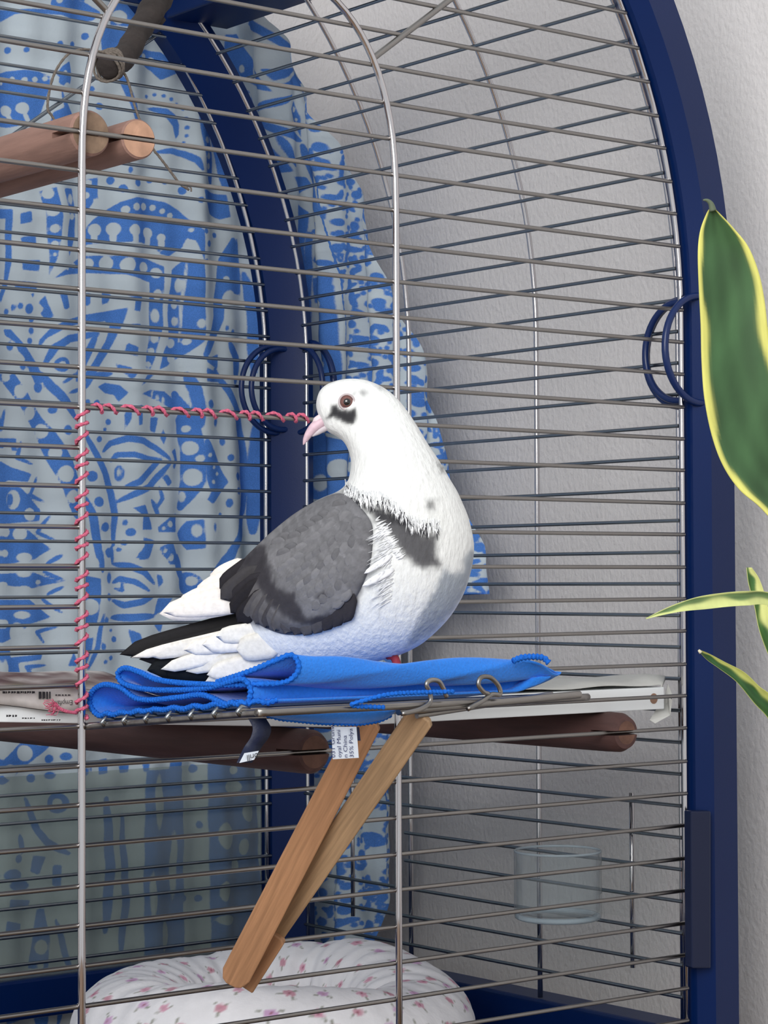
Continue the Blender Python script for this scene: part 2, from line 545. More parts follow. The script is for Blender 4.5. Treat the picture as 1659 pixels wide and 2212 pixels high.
z.d((915, 640, 10), (958, 612, 13), (1008, 600, 13), (1055, 612, 13), (1098, 635, 14), (1130, 668, 12), (1165, 700, 11), (1185, 760, 12), (1192, 818, 14), (1190, 870, 12), (1175, 912, 10))
z.b((940, 690), (1000, 680), (1070, 695), (1125, 740), (1150, 800), (1150, 860), (1130, 890), (1110, 810), (1070, 760), (1020, 720))
z.k(80, (1260, 640), (1300, 860), (1330, 1000), (1360, 1160)); z.w((1310, 900, 22), (1325, 1000, 22), (1330, 1065, 20), (1310, 1130, 22), (1400, 1110, 20))
z.b((1150, 420), (1290, 580), (1400, 830), (1500, 1200), (1440, 1200), (1370, 900), (1270, 660), (1150, 470))
z.k(42, (1020, 970), (1100, 965), (1180, 990), (1240, 1030), (1275, 1090))
z.d((710, 1155, 26), (878, 1170, 25), (782, 1210, 24), (975, 1150, 20), (1060, 1165, 16), (1165, 1218, 24), (820, 1090, 14, 22))
z.b((540, 1150), (630, 1135), (630, 1270), (540, 1270)); z.w((575, 1170, 22))
z = Zone(0, 400, 2.9625)
z.b((0, 150), (90, 150), (90, 300), (85, 500), (60, 640), (0, 760), (0, 700), (40, 600), (50, 400), (45, 210), (0, 215))
for P in (((130, 180), (200, 165), (208, 235), (135, 248)), ((140, 330), (235, 320), (240, 380), (150, 385)), ((145, 480), (258, 478), (255, 550), (150, 540)), ((110, 610), (250, 620), (240, 680), (105, 650)), ((200, 690), (230, 690), (215, 720))): z.b(*P)
z.b((250, 40), (350, 15), (385, 200), (380, 330), (345, 480), (310, 580), (305, 400), (290, 200)); z.w((300, 55, 35), (325, 165, 38), (340, 280, 28), (338, 380, 22), (335, 448, 12))
z.b((400, 20), (470, 20), (490, 200), (490, 330), (430, 460), (420, 380), (440, 200)); z.w((450, 90, 20, 35), (460, 200, 22)); z.b((540, 20), (612, 10), (600, 110), (545, 200)); z.w((562, 62, 22))
z.d((780, 20, 24), (1165, 38, 24), (1258, 100, 20), (1385, 318, 18), (1320, 378, 22), (1290, 300, 18), (1300, 490, 16))
z.b((540, 300), (600, 220), (680, 160), (760, 110), (860, 80), (960, 85), (1060, 110), (1150, 160), (1220, 240), (1275, 300), (1285, 500), (1265, 450), (1230, 360), (1190, 340), (1170, 400), (1090, 455), (1040, 440), (1000, 400), (900, 370), (700, 365), (560, 380), (540, 400))
z.w((788, 160, 25), (855, 142, 25), (918, 138, 25), (988, 142, 20), (1045, 165, 17), (1095, 195, 20), (1210, 290, 14), (615, 285, 40), (728, 280, 42), (850, 290, 38), (952, 305, 36), (1038, 335, 26))
for a, b in (((612, 300), (610, 365)), ((728, 300), (726, 370)), ((850, 300), (850, 378)), ((952, 315), (950, 400)), ((1038, 340), (1040, 410))): z.wk(40, a, b)
z.b((1110, 540), (1180, 480), (1280, 490), (1285, 700), (1285, 1000), (1200, 1080), (1070, 1160), (1020, 1180), (1060, 1060), (1090, 1000), (1080, 850), (1090, 680))
z.w((1150, 640, 26, 45), (1130, 760, 22, 30), (1260, 890, 22, 30), (1200, 1000, 22), (1130, 870, 22, 30), (1110, 1110, 30), (1110, 1010, 30)); z.wk(18, (1195, 500), (1180, 640), (1170, 800), (1165, 1000))
z.b((330, 600), (430, 520), (540, 450), (740, 450), (960, 470), (1060, 520), (1050, 700), (1050, 900), (1000, 1110), (960, 1180), (920, 1170), (960, 1000), (965, 800), (965, 620), (780, 570), (540, 560), (420, 575))
z.w((420, 535, 12), (470, 515, 18), (572, 500, 34), (685, 500, 46), (810, 512, 46), (925, 525, 36), (1010, 560, 34), (1015, 700, 26, 36), (1002, 835, 26, 45), (998, 975, 25, 35), (978, 1060, 22), (948, 1148, 20))
for P in (((358, 680), (410, 690), (435, 790), (395, 800)), ((545, 690), (580, 690), (578, 765), (545, 775)), ((650, 690), (715, 695), (700, 750), (655, 765)), ((800, 710), (905, 710), (890, 810), (845, 805), (850, 740)), ((820, 890), (885, 890), (880, 920), (820, 910)), ((800, 1010), (870, 1040), (865, 1100), (790, 1075)), ((750, 1140), (830, 1170), (820, 1220), (760, 1180))): z.b(*P)
z.b((400, 870), (540, 830), (810, 785), (790, 860), (700, 1080), (620, 1200), (560, 1260), (520, 1244), (600, 1140), (680, 1000), (710, 900), (680, 870), (500, 890), (400, 920), (300, 980), (250, 1060), (260, 990), (320, 920))
z.k(50, (290, 1150), (340, 1040), (430, 985), (540, 965), (630, 950)); z.k(48, (620, 950), (560, 1100), (490, 1250)); z.d((385, 1150, 48)); z.w((385, 1150, 22))
z.d((45, 810, 16, 22), (88, 782, 14, 22), (132, 772, 18, 22), (190, 790, 28, 34), (210, 860, 18), (210, 930, 18, 24), (198, 995, 18, 22))
z.b((250, 750), (290, 705), (305, 760), (340, 840), (300, 865), (265, 820), (285, 790))
z.b((30, 920), (80, 920), (160, 1020), (250, 1140), (300, 1260), (230, 1260), (160, 1100), (120, 1060), (100, 1000), (40, 960)); z.d((68, 1030, 22, 30), (155, 1155, 20, 28))
z.b((1280, 30), (1460, 60), (1490, 200), (1430, 215), (1350, 180), (1290, 90)); z.k(75, (1500, 350), (1450, 480), (1430, 640), (1400, 850), (1340, 1000), (1290, 1090))
z.b((1450, 420), (1530, 340), (1560, 500), (1560, 700), (1440, 680), (1430, 560)); z.w((1460, 600, 20), (1480, 740, 46, 70)); z.d((1455, 915, 12, 18), (1495, 938, 12, 18))
z.k(60, (1480, 1010), (1530, 1100), (1525, 1260)); z.b((1290, 1120), (1400, 1080), (1390, 1180), (1300, 1140)); z.b((1290, 1170), (1380, 1200), (1420, 1260), (1300, 1260)); z.k(50, (1580, 560), (1620, 800), (1630, 1200))
z = Zone(0, 800, 2.86)
z.b((0, 20), (100, 20), (200, 190), (330, 370), (440, 560), (480, 700), (490, 950), (440, 900), (380, 740), (300, 560), (230, 400), (130, 230), (60, 130), (0, 60)); z.w((40, 40, 30), (125, 130, 36, 44), (190, 262, 36, 44), (265, 375, 40, 46), (340, 510, 34, 40), (395, 640, 45, 52), (440, 780, 36, 42))
z.k(52, (270, 20), (310, 100), (400, 200), (470, 300)); z.d((240, 105, 26, 34), (325, 245, 24), (405, 370, 26, 32))
z.k(48, (530, 400), (600, 520), (660, 650), (700, 760), (720, 900), (715, 1080)); z.d((565, 655, 34), (612, 812, 32), (655, 968, 30), (675, 1125, 26)); z.k(54, (530, 790), (570, 900), (600, 1050), (612, 1210))
z.k(24, (370, 80), (470, 20)); z.k(26, (415, 140), (520, 110)); z.k(30, (530, 110), (580, 20)); z.k(40, (500, 40), (700, 20))
z.b((605, 100), (660, 75), (740, 90), (785, 140), (740, 195), (715, 150), (660, 140), (630, 120)); z.d((545, 195, 18), (605, 200, 20), (678, 318, 20), (655, 365, 14), (617, 425, 20))
for P in (((765, 270), (800, 210), (800, 300), (770, 370)), ((835, 220), (865, 215), (865, 340), (840, 340)), ((925, 290), (975, 290), (960, 390), (925, 370)), ((1005, 360), (1030, 410), (1010, 460), (990, 420)), ((1060, 500), (1095, 480), (1110, 560), (1090, 610), (1070, 600), (1085, 550)), ((1000, 660), (1030, 640), (1070, 690), (1040, 720)), ((760, 20), (830, 20), (800, 60)), ((850, 100), (900, 30), (960, 20), (900, 70))): z.b(*P)
z.k(42, (650, 500), (700, 450), (790, 420), (880, 435), (960, 480), (1045, 550)); z.k(36, (700, 560), (740, 520), (820, 520), (900, 545), (980, 550)); z.k(42, (985, 550), (920, 620), (850, 690), (780, 718)); z.d((745, 635, 28, 50)); z.w((745, 630, 11, 24)); z.k(42, (740, 810), (830, 760), (920, 720), (980, 650), (1050, 570))
z.b((850, 150), (930, 120), (1020, 130), (1090, 180), (1130, 240), (1060, 240), (980, 190), (900, 155)); z.w((940, 145, 8, 18), (975, 170, 10, 20), (1010, 185, 10, 24))
z.k(118, (1100, 150), (1165, 330), (1190, 480), (1195, 680), (1140, 840)); z.w((1080, 270, 35), (1180, 480, 38, 44), (1195, 660, 42, 54), (1225, 545, 22), (1145, 780, 22, 34), (1165, 360, 22)); z.k(60, (1160, 20), (1200, 120), (1230, 340)); z.w((1150, 140, 24))
z.k(72, (1260, 440), (1290, 600), (1290, 740)); z.b((1300, 480), (1405, 690), (1290, 830), (1255, 800), (1300, 700)); z.w((1275, 525, 14), (1310, 600, 12), (1300, 690, 14), (1335, 640, 12))
z.k(58, (1320, 0), (1420, 130), (1480, 250), (1520, 420), (1540, 620), (1530, 850), (1480, 1020), (1400, 1160), (1300, 1250)); z.d((1280, 210, 22, 28), (1325, 322, 14, 28), (1370, 440, 18, 28), (1420, 540, 22), (1480, 655, 20, 26), (1475, 745, 18, 24), (1405, 820, 22, 28), (1350, 890, 12), (1310, 970, 10, 28)); z.k(70, (1600, 300), (1600, 700), (1590, 1000))
z.b((810, 850), (880, 830), (930, 940), (940, 985), (870, 985), (870, 900)); z.b((870, 1030), (950, 1050), (910, 1160), (830, 1160), (880, 1080)); z.b((975, 970), (1060, 900), (1110, 880), (1100, 1000), (980, 1000)); z.w((1010, 975, 12), (1055, 950, 20)); z.b((980, 1090), (1060, 1060), (1100, 1150), (1090, 1200), (1040, 1200)); z.w((1010, 1110, 14), (1050, 1150, 18)); z.b((1110, 1010), (1180, 930), (1250, 920), (1260, 1100), (1180, 1110), (1130, 1060)); z.w((1220, 990, 22, 40)); z.k(24, (985, 720), (1000, 790), (960, 860)); z.k(30, (930, 800), (980, 900))
z.d((778, 940, 14, 20), (808, 1000, 26), (775, 1065, 18), (752, 1108, 12))
for P in (((130, 440), (110, 540), (210, 580)), ((235, 660), (190, 770), (290, 810)), ((320, 900), (240, 1000), (350, 1050)), ((380, 1140), (300, 1200))): z.k(25, *P)
z.b((0, 420), (100, 420), (100, 500), (0, 480)); z.w((45, 490, 30, 26)); z.b((0, 560), (80, 600), (200, 640), (170, 690), (50, 680), (0, 700)); z.b((0, 720), (120, 720), (270, 860), (260, 930), (0, 950)); z.w((80, 800, 45, 60), (190, 890, 40)); z.b((0, 970), (150, 970), (330, 1100), (180, 1180), (0, 1201)); z.w((120, 1010, 45, 40), (25, 1000, 30), (20, 1130, 30)); z.d((60, 800, 22, 40)); z.k(24, (0, 380), (30, 240))
z = Zone(0, 1180, 2.86)
for P in (((380, 60), (300, 110)), ((270, 150), (390, 210)), ((390, 250), (310, 300)), ((260, 310), (380, 410)), ((360, 500), (230, 530), (290, 600)), ((290, 735), (160, 745), (200, 820))): z.k(25, *P)
z.b((0, 0), (150, 0), (330, 20), (220, 80), (0, 110)); z.w((150, 70, 50, 30), (25, 45, 24)); z.b((0, 170), (200, 160), (390, 220), (200, 260), (0, 240)); z.w((140, 170, 45, 22), (240, 222, 22, 15), (10, 245, 25), (140, 270, 50, 26)); z.b((0, 330), (180, 330), (330, 440), (180, 480), (100, 560), (0, 600)); z.w((100, 530, 45, 60), (130, 425, 50, 24), (15, 480, 28)); z.b((40, 690), (270, 665), (260, 700), (110, 720), (130, 840), (40, 840)); z.b((0, 640), (60, 620), (60, 820), (0, 830)); z.w((20, 760, 20, 60))
z.b((520, 180), (620, 200), (622, 260), (600, 480), (560, 640), (520, 740), (480, 740), (500, 200)); z.w((555, 110, 50), (555, 375, 50), (555, 520, 48)); z.k(34, (612, 0), (630, 160)); z.k(26, (700, 0), (705, 110)); z.k(30, (640, 420), (600, 620), (540, 760)); z.b((410, 740), (440, 640), (460, 740))
z.d((678, 40, 26, 32), (745, 20, 14), (683, 195, 18, 36), (675, 315, 16, 26), (660, 460, 16, 24), (695, 520, 12), (715, 575, 20), (635, 620, 16, 24), (690, 690, 16), (650, 715, 14))
z.k(42, (715, 110), (800, 120), (880, 160), (940, 230)); z.k(36, (715, 225), (760, 200), (830, 220), (905, 275)); z.k(20, (720, 260), (770, 275), (770, 225)); z.k(42, (705, 335), (780, 365), (860, 345), (935, 310)); z.k(48, (700, 440), (820, 442), (945, 430))
for P in (((840, 30), (920, 80), (850, 85)), ((960, 170), (990, 180), (1000, 220), (970, 260)), ((970, 320), (1060, 320), (1000, 400), (950, 430), (960, 360)), ((800, 510), (860, 540), (870, 600), (820, 615)), ((940, 480), (1000, 480), (980, 540))): z.b(*P)
z.k(60, (1330, 160), (1440, 30)); z.k(60, (1100, 60), (1130, 200)); z.d((1180, 230, 70)); z.w((1200, 215, 30)); z.k(40, (990, 20), (1070, 100)); z.w((1010, 30, 12), (1050, 75, 18))
z = Zone(0, 1580, 2.765)
z.k(125, (-60, 320), (60, 200), (180, 100), (360, 10)); z.w((142, 130, 48), (45, 240, 45), (240, 50, 36))
for P in (((590, 170), (640, 160), (640, 250), (590, 260)), ((715, 200), (780, 200), (775, 245), (720, 250)), ((840, 185), (875, 185), (870, 235), (845, 240)), ((1010, 180), (1085, 180), (1080, 225), (1010, 230)), ((200, 740), (280, 750), (240, 860), (190, 840)), ((330, 800), (380, 800), (370, 940), (320, 920)), ((40, 1000), (190, 1010), (170, 1070), (40, 1060)), ((30, 1130), (130, 1150), (120, 1210), (20, 1190)), ((230, 1060), (270, 1060), (300, 1250), (290, 1420), (180, 1420), (200, 1250))): z.b(*P)
z.d((300, 165, 32, 26), (185, 280, 26), (310, 265, 40, 22), (395, 150, 30, 24), (508, 240, 14, 26), (540, 225, 8, 20), (350, 430, 62)); z.w((350, 430, 28), (250, 1290, 35, 45), (248, 1400, 18)); z.k(40, (120, 620), (130, 720)); z.k(48, (200, 560), (280, 660), (410, 730)); z.k(40, (150, 400), (230, 600), (320, 700)); z.d((105, 760, 26), (70, 860, 60, 40), (110, 920, 70, 34))
z.k(36, (340, 1130), (420, 1440)); z.b((860, 230), (1090, 220), (1110, 1340), (850, 1340)); z.w((940, 420, 30, 160), (1040, 800, 22, 200), (900, 980, 20, 140), (985, 1220, 26, 90)); z.k(60, (640, 400), (660, 800), (640, 1200)); z.k(50, (740, 500), (760, 1000), (720, 1320)); z.d((1175, 225, 28, 26), (1205, 330, 18, 30), (1200, 1000, 22), (1100, 1000, 22), (1210, 560, 16, 24))
z.b((1240, 170), (1560, 190), (1600, 1340), (1255, 1340)); z.w((1460, 690, 30, 50), (1380, 330, 60, 40), (1330, 620, 50, 80), (1490, 480, 40, 60), (1320, 950, 34, 60), (1400, 800, 30, 40), (1330, 1120, 60, 30), (1390, 230, 26))
# parts of the print that turn round the rear corner onto the cage side
z = Zone(480, 20, 3.567)
z.k(95, (180, 640), (255, 1000), (300, 1300), (335, 1500)); z.w((195, 660, 20), (225, 900, 20), (255, 1000, 24), (275, 1105, 24), (290, 1205, 24), (300, 1310, 22))
z.b((190, 110), (300, 90), (400, 200), (470, 290), (420, 300), (330, 200), (250, 150)); z.b((0, 180), (80, 180), (200, 340), (330, 500), (400, 640), (300, 620), (200, 560), (60, 460), (0, 300)); z.w((150, 460, 22, 30), (250, 500, 16, 60)); z.b((350, 470), (480, 440), (560, 470), (600, 590), (480, 600), (400, 560)); z.wk(30, (380, 580), (540, 460)); z.k(55, (330, 790), (480, 660)); z.b((490, 760), (530, 700), (585, 830), (585, 980), (540, 900)); z.w((535, 770, 18, 22), (555, 850, 14)); z.k(62, (340, 880), (470, 950), (580, 1010)); z.k(44, (430, 980), (520, 1200)); z.k(76, (600, 1050), (660, 1200), (720, 1400), (790, 1580)); z.w((680, 1130, 32, 44), (650, 900, 20, 120)); z.b((500, 1280), (620, 1290), (660, 1360), (560, 1420)); z.b((400, 1050), (500, 1240), (440, 1260), (380, 1120)); z.k(50, (420, 1580), (520, 1640)); z.k(60, (440, 1760), (560, 1780), (560, 1860)); z.d((460, 1610, 34, 40)); z.b((640, 1700), (770, 1640), (760, 1760), (690, 1960), (660, 1940), (720, 1780)); z.w((730, 1705, 12, 16), (720, 1790, 12, 18), (695, 1900, 10, 16)); z.b((560, 1500), (640, 1560), (620, 1800), (640, 2200), (560, 2200)); z.b((660, 2070), (760, 2020), (860, 2060), (860, 2260), (680, 2260)); z.k(50, (790, 1960), (860, 1960))
z = Zone(640, 500, 2.765)
z.b((90, 300), (230, 320), (275, 900), (140, 900)); z.w((160, 440, 35), (155, 650, 25, 40), (180, 800, 28)); z.b((40, 0), (70, 0), (70, 900), (40, 900)); z.w((75, 620, 16, 40)); z.b((70, 1200), (130, 1200), (140, 1600), (70, 1600)); z.w((110, 1500, 24, 50)); z.b((195, 1220), (320, 1260), (310, 1600), (190, 1600)); z.w((270, 1420, 50, 60)); z.b((150, 900), (300, 900), (290, 1220), (190, 1200))

# small floral print of the reverse side, past the seam
frng = random.Random(11)
FLOPS = []
for i in range(78):
    for j in range(14):
        cx = 630+j*32+frng.uniform(-10, 10); cy = 60+i*28+frng.uniform(-8, 8)
        t = frng.random()
        if t < .42:
            FLOPS.append((1, 'e', (cx, cy), frng.uniform(5.5, 8.5), frng.uniform(6, 9)))
        elif t < .92:
            a = frng.uniform(0, 6.28); L = frng.uniform(10, 18); c = frng.uniform(-.9, .9)
            pts = [(cx+L*q*math.cos(a+c*q), cy+L*q*math.sin(a+c*q)) for q in (-1, -.5, 0, .5, 1)]
            FLOPS.append((1, 'k', pts, frng.uniform(6, 10)))
            b = a+.9
            FLOPS.append((1, 'k', [(cx, cy), (cx+L*.9*math.cos(b), cy+L*.9*math.sin(b))], 5.5))
        else:
            w_ = frng.uniform(9, 15)
            FLOPS.append((1, 'p', [(cx-w_, cy-w_), (cx+w_, cy-w_*.7), (cx+w_*.9, cy+w_), (cx-w_*.8, cy+w_*.8)]))
            for q in range(6):
                FLOPS.append((-1, 'e', (cx+frng.uniform(-.8, .8)*w_, cy+frng.uniform(-.7, .7)*w_), 3.2, 3.2))
        for q in range(2):
            FLOPS.append((1, 'e', (cx+frng.uniform(-22, 22), cy+frng.uniform(-18, 18)), 2.6, 3.2))
def run_ops(ops, x, y):
    f = np.full(x.shape, 30.0)
    order = np.argsort(y, kind='stable'); ys = y[order]
    for op in ops:
        if op[1] == 'e':
            (cx, cy), rx, ry = op[2:5]; bb = (cx-rx, cx+rx, cy-ry, cy+ry)
        else:
            P = op[2]; w_ = op[3] if op[1] == 'k' else 0
            bb = (min(p[0] for p in P)-w_, max(p[0] for p in P)+w_, min(p[1] for p in P)-w_, max(p[1] for p in P)+w_)
        i0, i1 = np.searchsorted(ys, (bb[2]-9, bb[3]+9))
        sel = order[i0:i1]
        sel = sel[(x[sel] > bb[0]-9) & (x[sel] < bb[1]+9)]
        if not len(sel): continue
        X, Y = x[sel], y[sel]
        if op[1] == 'e': d = sd_ellipse(X, Y, cx, cy, rx, ry)
        elif op[1] == 'k': d = sd_stroke(X, Y, P, op[3])
        else: d = sd_poly(X, Y, P)
        f[sel] = np.minimum(f[sel], d) if op[0] > 0 else np.maximum(f[sel], -d)
    return f

SIDE_N = .058                     # cloth stands off the wire plane
YC = .758
def cloth_x(z):
    q = np.clip((z-Z0)/RA, 0, .93)
    return float(wall_x(z))+(SIDE_N+.016*float(np.clip((z-.34)/.12, 0, 1)))/math.sqrt(1-q*q)
edge_px = [(560, 0), (580, 45), (640, 170), (700, 270), (740, 345), (780, 432), (815, 530), (846, 640), (872, 700), (903, 775), (935, 860), (957, 940), (985, 1030), (1003, 1100), (1026, 1180), (1042, 1284)]
low_px = [(905, 1290), (885, 1360), (872, 1430), (856, 1560), (850, 1680), (840, 1900), (795, 2060), (740, 2140), (700, 2212)]
def cloth_hit(x, y):
    X = .55
    for _ in range(20):
        p = onX(x, y, X); X = .5*X+.5*cloth_x(p[2])
    return p
E1 = np.array([cloth_hit(*q)[1:] for q in edge_px]); E2 = np.array([cloth_hit(*q)[1:] for q in low_px])
zs_e = np.concatenate([E1[:, 1], E2[:, 1]])[::-1]; ys_e = np.concatenate([E1[:, 0], E2[:, 0]])[::-1]
seam_px = [(612, 100), (645, 200), (672, 300), (698, 400), (712, 500), (723, 560), (735, 640), (742, 720), (748, 820), (752, 900), (756, 1000), (758, 1150), (740, 1300), (700, 1500), (640, 1640), (640, 2212)]
sx_ = np.array([q[0] for q in seam_px], float); sy_ = np.array([q[1] for q in seam_px], float)

zrows = np.concatenate([np.linspace(-1.12, -.74, 50), np.arange(-.735, .56, .0025)])
colsA = np.concatenate([np.linspace(-.56, .10, 80), np.arange(.105, .50, .0026)])
nS = 190
nr = len(zrows); nc = len(colsA)+nS
Vf = np.zeros((nr, nc, 3)); Pf = np.zeros((nr, nc, 2)); arcl = np.zeros((nr, nc))
for i, zz in enumerate(zrows):
    xs = cloth_x(min(zz, .60))
    ye = float(np.interp(zz, zs_e, ys_e))
    ye = min(ye, YC-.02)
    # path: straight back run, rounded corner, side run to the free edge
    rc = .045
    xa_ = np.minimum(colsA, 9)*(xs-rc)/.55 if xs-rc < .55 else colsA*1.0
    k_ = (xs-rc)/max(colsA[-1], .01)
    xx = np.where(colsA > .105, .105+(colsA-.105)*((xs-rc-.105)/(colsA[-1]-.105)), colsA)
    Lc = rc*math.pi/2; Ls = max(YC-rc-ye, .001)
    t = np.linspace(0, Lc+Ls, nS+1)[1:]
    a = np.clip(t/rc, 0, math.pi/2)
    cx_ = xs-rc+rc*np.sin(a); cy_ = YC-rc+rc*np.cos(a)-np.clip(t-Lc, 0, None)
    Vf[i, :, 0] = np.concatenate([xx, cx_]); Vf[i, :, 1] = np.concatenate([np.full(len(xx), YC), cy_]); Vf[i, :, 2] = zz
    nx_ = np.concatenate([np.zeros(len(xx)), np.sin(a)]); ny_ = np.concatenate([np.ones(len(xx)), np.cos(a)])
    s_ = np.concatenate([xx, xx[-1]+t])
    Pf[i, :, 0] = nx_; Pf[i, :, 1] = ny_; arcl[i] = s_
flat = Vf.reshape(-1, 3).copy()
px, py = topx(flat)
# outside the photo the print simply repeats as its mirror image
qx = np.abs(px); qy = np.where(py < 0, -py, py); qy = np.where(qy > 2100, 4200-qy, qy); qx = np.where(qx > 1100, 2200-qx, qx)
f_big = run_ops(OPS, qx, qy)
f_flo = run_ops(FLOPS, px, py)-1.7
seam = np.interp(py, sy_, sx_)
side_of = px-seam
pat = np.where(side_of > 0, f_flo, f_big)
pat = np.where(np.abs(side_of) < 1.6, -3.0, pat)
# soft folds
S_ = arcl.ravel(); Zv = flat[:, 2]
amp = .0042*(1+1.2*np.clip((S_-.36)/.2, 0, 1))
fold = amp*(np.sin(S_*62+1.5*np.sin(Zv*4))+.6*np.sin(S_*127+2.2*np.sin(Zv*3+1)))+.0011*np.sin(Zv*118+3*np.sin(S_*9))+.0016*rnoise(S_*60, Zv*45, 2)
fold += .004*np.exp(-(((px-seam)+6)/9.0)**2)
Nn = Pf.reshape(-1, 2)
flat[:, 0] += Nn[:, 0]*fold; flat[:, 1] += Nn[:, 1]*fold
idx = np.arange(nr*nc).reshape(nr, nc)
Ff = np.stack([idx[:-1, :-1].ravel(), idx[:-1, 1:].ravel(), idx[1:, 1:].ravel(), idx[1:, :-1].ravel()], 1)
mcl = bpy.data.materials.new('printed_cotton'); mcl.use_nodes = True
nt = mcl.node_tree; N = nt.nodes; L = nt.links; b = N['Principled BSDF']
b.inputs['Roughness'].default_value = .92; b.inputs['Specular IOR Level'].default_value = .15
a_ = N.new('ShaderNodeAttribute'); a_.attribute_name = 'print'
mr = N.new('ShaderNodeMapRange'); mr.interpolation_type = 'SMOOTHSTEP'
mr.inputs['From Min'].default_value = -1.6; mr.inputs['From Max'].default_value = 1.6
tc = N.new('ShaderNodeTexCoord')
n1 = N.new('ShaderNodeTexNoise'); n1.inputs['Scale'].default_value = 420; n1.inputs['Detail'].default_value = 3
ad = N.new('ShaderNodeMath'); ad.operation = 'MULTIPLY_ADD'; ad.inputs[1].default_value = 2.4
sb = N.new('ShaderNodeMath'); sb.operation = 'SUBTRACT'; sb.inputs[1].default_value = 1.2
L.new(tc.outputs['Object'], n1.inputs['Vector']); L.new(n1.outputs['Fac'], ad.inputs[0]); L.new(a_.outputs['Fac'], ad.inputs[2]); L.new(ad.outputs[0], sb.inputs[0])
L.new(sb.outputs[0], mr.inputs['Value'])
n2 = N.new('ShaderNodeTexNoise'); n2.inputs['Scale'].default_value = 900
L.new(tc.outputs['Object'], n2.inputs['Vector'])
mv = N.new('ShaderNodeMapRange'); mv.inputs['To Min'].default_value = .62; mv.inputs['To Max'].default_value = 1.38
L.new(n2.outputs['Fac'], mv.inputs['Value'])
blu = N.new('ShaderNodeVectorMath'); blu.operation = 'SCALE'; blu.inputs[0].default_value = srgb(84, 134, 212)[:3]
L.new(mv.outputs['Result'], blu.inputs['Scale'])
mx = N.new('ShaderNodeMix'); mx.data_type = 'RGBA'
mx.inputs['B'].default_value = srgb(202, 214, 222)
L.new(mr.outputs['Result'], mx.inputs['Factor']); L.new(blu.outputs['Vector'], mx.inputs['A'])
L.new(mx.outputs['Result'], b.inputs['Base Color'])
bp = N.new('ShaderNodeBump'); bp.inputs['Strength'].default_value = .25; bp.inputs['Distance'].default_value = .002
n3 = N.new('ShaderNodeTexNoise'); n3.inputs['Scale'].default_value = 160; n3.inputs['Detail'].default_value = 3
L.new(tc.outputs['Object'], n3.inputs['Vector']); L.new(n3.outputs['Fac'], bp.inputs['Height']); L.new(bp.outputs['Normal'], b.inputs['Normal'])
curtain = obj('curtain', flat, Ff, mcl)
fattr(curtain, pat, 'print')
tag(curtain, 'blue and white printed cloth hanging behind the bird cage', 'curtain')

# ------------------------------------------------------------------ pigeon
BD = 1.832                                # distance of the bird's mid plane
PXM = BD/FPX
def bp_(x, y, w):                         # w: metres towards the viewer from the mid plane
    return CAM+(BD-w)*FWD+BD*((x-IW/2)/FPX*RIGHT-(y-IH/2)/FPX*UP)
bird_root = thing('pigeon', 'white and grey pigeon with a dark cheek patch perched on the blue cloth', 'bird', tuple(bp_(800, 1446, 0)))
OUT = [(692, 906), (685, 888), (683, 872), (686, 856), (692, 843), (705, 831), (728, 822), (755, 818), (785, 820), (815, 830), (840, 845), (860, 863), (880, 888), (898, 915), (912, 938), (925, 960), (942, 985), (958, 1010), (972, 1035), (987, 1060), (1000, 1088), (1011, 1115), (1020, 1150), (1024, 1180), (1022, 1210), (1016, 1240), (1005, 1275), (990, 1305), (970, 1335), (945, 1362), (915, 1388), (890, 1403), (868, 1413), (835, 1424), (790, 1434), (740, 1442), (690, 1447), (640, 1449), (600, 1440), (570, 1420), (548, 1395), (530, 1365), (520, 1330), (520, 1290), (530, 1250), (548, 1210), (575, 1172), (605, 1140), (645, 1105), (690, 1078), (728, 1062), (748, 1045), (756, 1022), (758, 998), (753, 974), (742, 954), (726, 942), (711, 934), (700, 922)]
OUTP = smooth_path(OUT, 4, closed=True)
G = 4.0
gx0, gy0 = 500.0, 800.0
gw, gh = int((1040-gx0)/G), int((1462-gy0)/G)
GX, GY = np.meshgrid(gx0+np.arange(gw)*G, gy0+np.arange(gh)*G)
sd = sd_poly(GX.ravel(), GY.ravel(), [tuple(p) for p in OUTP]).reshape(gh, gw)
ins = sd < 0
h = np.zeros((gh, gw))
red = ((np.arange(gh)[:, None]+np.arange(gw)[None, :]) % 2 == 0)
om = 1.94
for it in range(420):
    for par in (red, ~red):
        nb = np.zeros_like(h)
        nb[1:-1, 1:-1] = (h[:-2, 1:-1]+h[2:, 1:-1]+h[1:-1, :-2]+h[1:-1, 2:]+4*G*G)/4
        mk = ins & par
        h[mk] += om*(nb[mk]-h[mk])
h = np.clip(h, 0, None)
def depth_at(x, y):
    fx = np.clip((np.asarray(x, float)-gx0)/G, 0, gw-1.001); fy = np.clip((np.asarray(y, float)-gy0)/G, 0, gh-1.001)
    i = fx.astype(int); j = fy.astype(int); a = fx-i; b_ = fy-j
    v = h[j, i]*(1-a)*(1-b_)+h[j, i+1]*a*(1-b_)+h[j+1, i]*(1-a)*b_+h[j+1, i+1]*a*b_
    k = np.interp(y, [820, 900, 980, 1080, 1180, 1460], [.60, .62, .78, .80, .76, .76])
    return np.sqrt(np.clip(v, 0, None))*k*PXM
